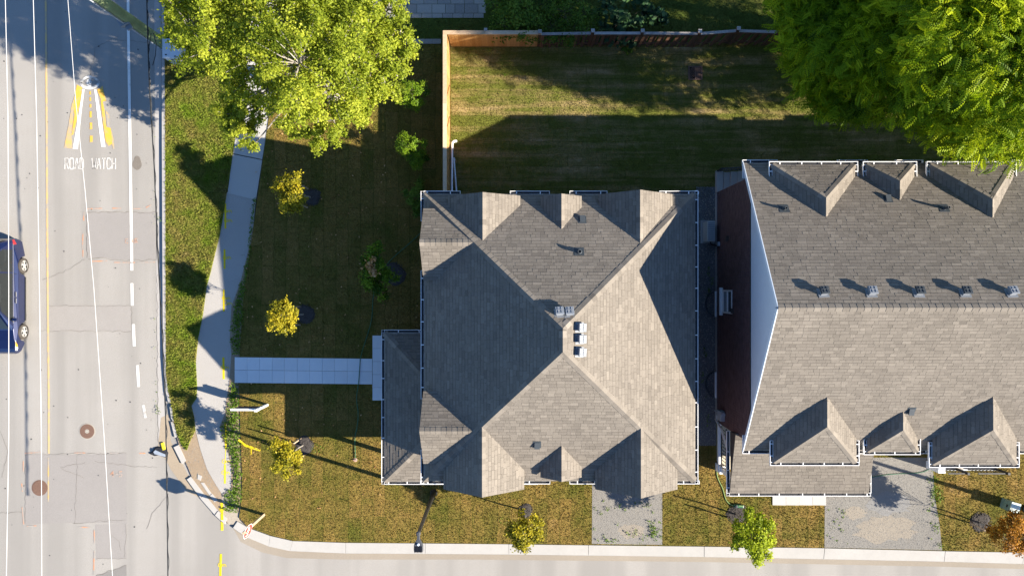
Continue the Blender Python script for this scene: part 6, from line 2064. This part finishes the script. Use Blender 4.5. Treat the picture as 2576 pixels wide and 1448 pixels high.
kw = [blob(390.5 + (i > 900) * 4, i, 1.6, rr.uniform(3, 9), ZR, i) for i in (322, 345, 480, 500, 540, 560, 800, 830, 872, 900, 960, 985, 1010, 1022)] + [blob(402, 550, 9, 8, ZR, 3), blob(399, 1030, 8, 14, ZR, 4), blob(612, 640, 3, 5, 0, 5)]
weed_patch('weeds', kw, ZR + .005, 260, 0.06, M['weed'], 10)
weed_patch('weeds', [blob(800, 1130, 20, 14, .05, 1), blob(1265, 1310, 12, 10, .05, 2), blob(1640, 190, 5, 5, .05, 3), blob(1718, 188, 5, 6, .05, 4), blob(1275, 190, 10, 8, .05, 5)], ZL, 160, 0.07, M['weed'], 12)
def pebbles(name, polys, z, dens, r0, r1, seed):
    rng = np.random.default_rng(seed)
    V, T = [], []
    for poly in polys:
        xs = [p[0] for p in poly]; ys = [p[1] for p in poly]
        N = int(dens * (max(xs) - min(xs)) * (max(ys) - min(ys)))
        x, y = rng.uniform(min(xs), max(xs), N), rng.uniform(min(ys), max(ys), N)
        k = pip(poly, x, y); x, y = x[k], y[k]; N = len(x)
        r = rng.uniform(r0, r1, N) ** 1.0
        a = rng.uniform(0, 6.28, N)
        rx, ry, rz = r * rng.uniform(.7, 1.4, N), r * rng.uniform(.7, 1.2, N), r * rng.uniform(.5, .9, N)
        ux, uy = np.stack([np.cos(a) * rx, np.sin(a) * rx, 0 * a], 1), np.stack([-np.sin(a) * ry, np.cos(a) * ry, 0 * a], 1)
        c = np.stack([x, y, np.full(N, z) + rz * 0.3], 1)
        up = np.stack([rng.normal(0, .3, N) * r, rng.normal(0, .3, N) * r, rz], 1)
        E = [c + ux, c + uy, c - ux, c - uy]
        for i in range(4):
            tri = np.stack([E[i], E[(i + 1) % 4], c + up], axis=1)
            V.append(tri.reshape(-1, 3)); T.append(np.clip(rng.normal(.5, .25, N), 0, 1))
    o = fast_mesh(name, np.concatenate(V), 3, np.concatenate(T), M['pebble'])
    o['kind'] = 'stuff'; o['label'] = 'loose grey limestone pebbles'
pebbles('pebbles', [pp(DW1, ZL), pp(DW2, ZL)], ZL + .006, 700, 0.006, 0.014, 3)
pebbles('pebbles', [pp(SIDE, ZL)], ZL + .006, 200, 0.012, 0.03, 4)
pebbles('pebbles', [pp(DIRT)], -0.012, 60, 0.008, 0.022, 5)
# fallen leaves
rng = np.random.default_rng(77)
N = 420
x, y = rng.uniform(600, 1055, N), rng.uniform(330, 1290, N)
P_ = np.array([tuple(G(a, b, ZL + .03)) for a, b in zip(x, y)])
k = ~pip(WALKS[0], P_[:, 0], P_[:, 1])
P_ = P_[k][:170]
V = leaf_quads(P_, rng.normal(size=(len(P_), 3)) * .3 + np.array([0, 0, 1]), 0.10, 0.06, rng)
o = fast_mesh('fallen_leaves', V, 4, rng.random(len(P_)), M['deadleaf']); o['kind'] = 'stuff'; o['label'] = 'scattered dry leaves on the grass'
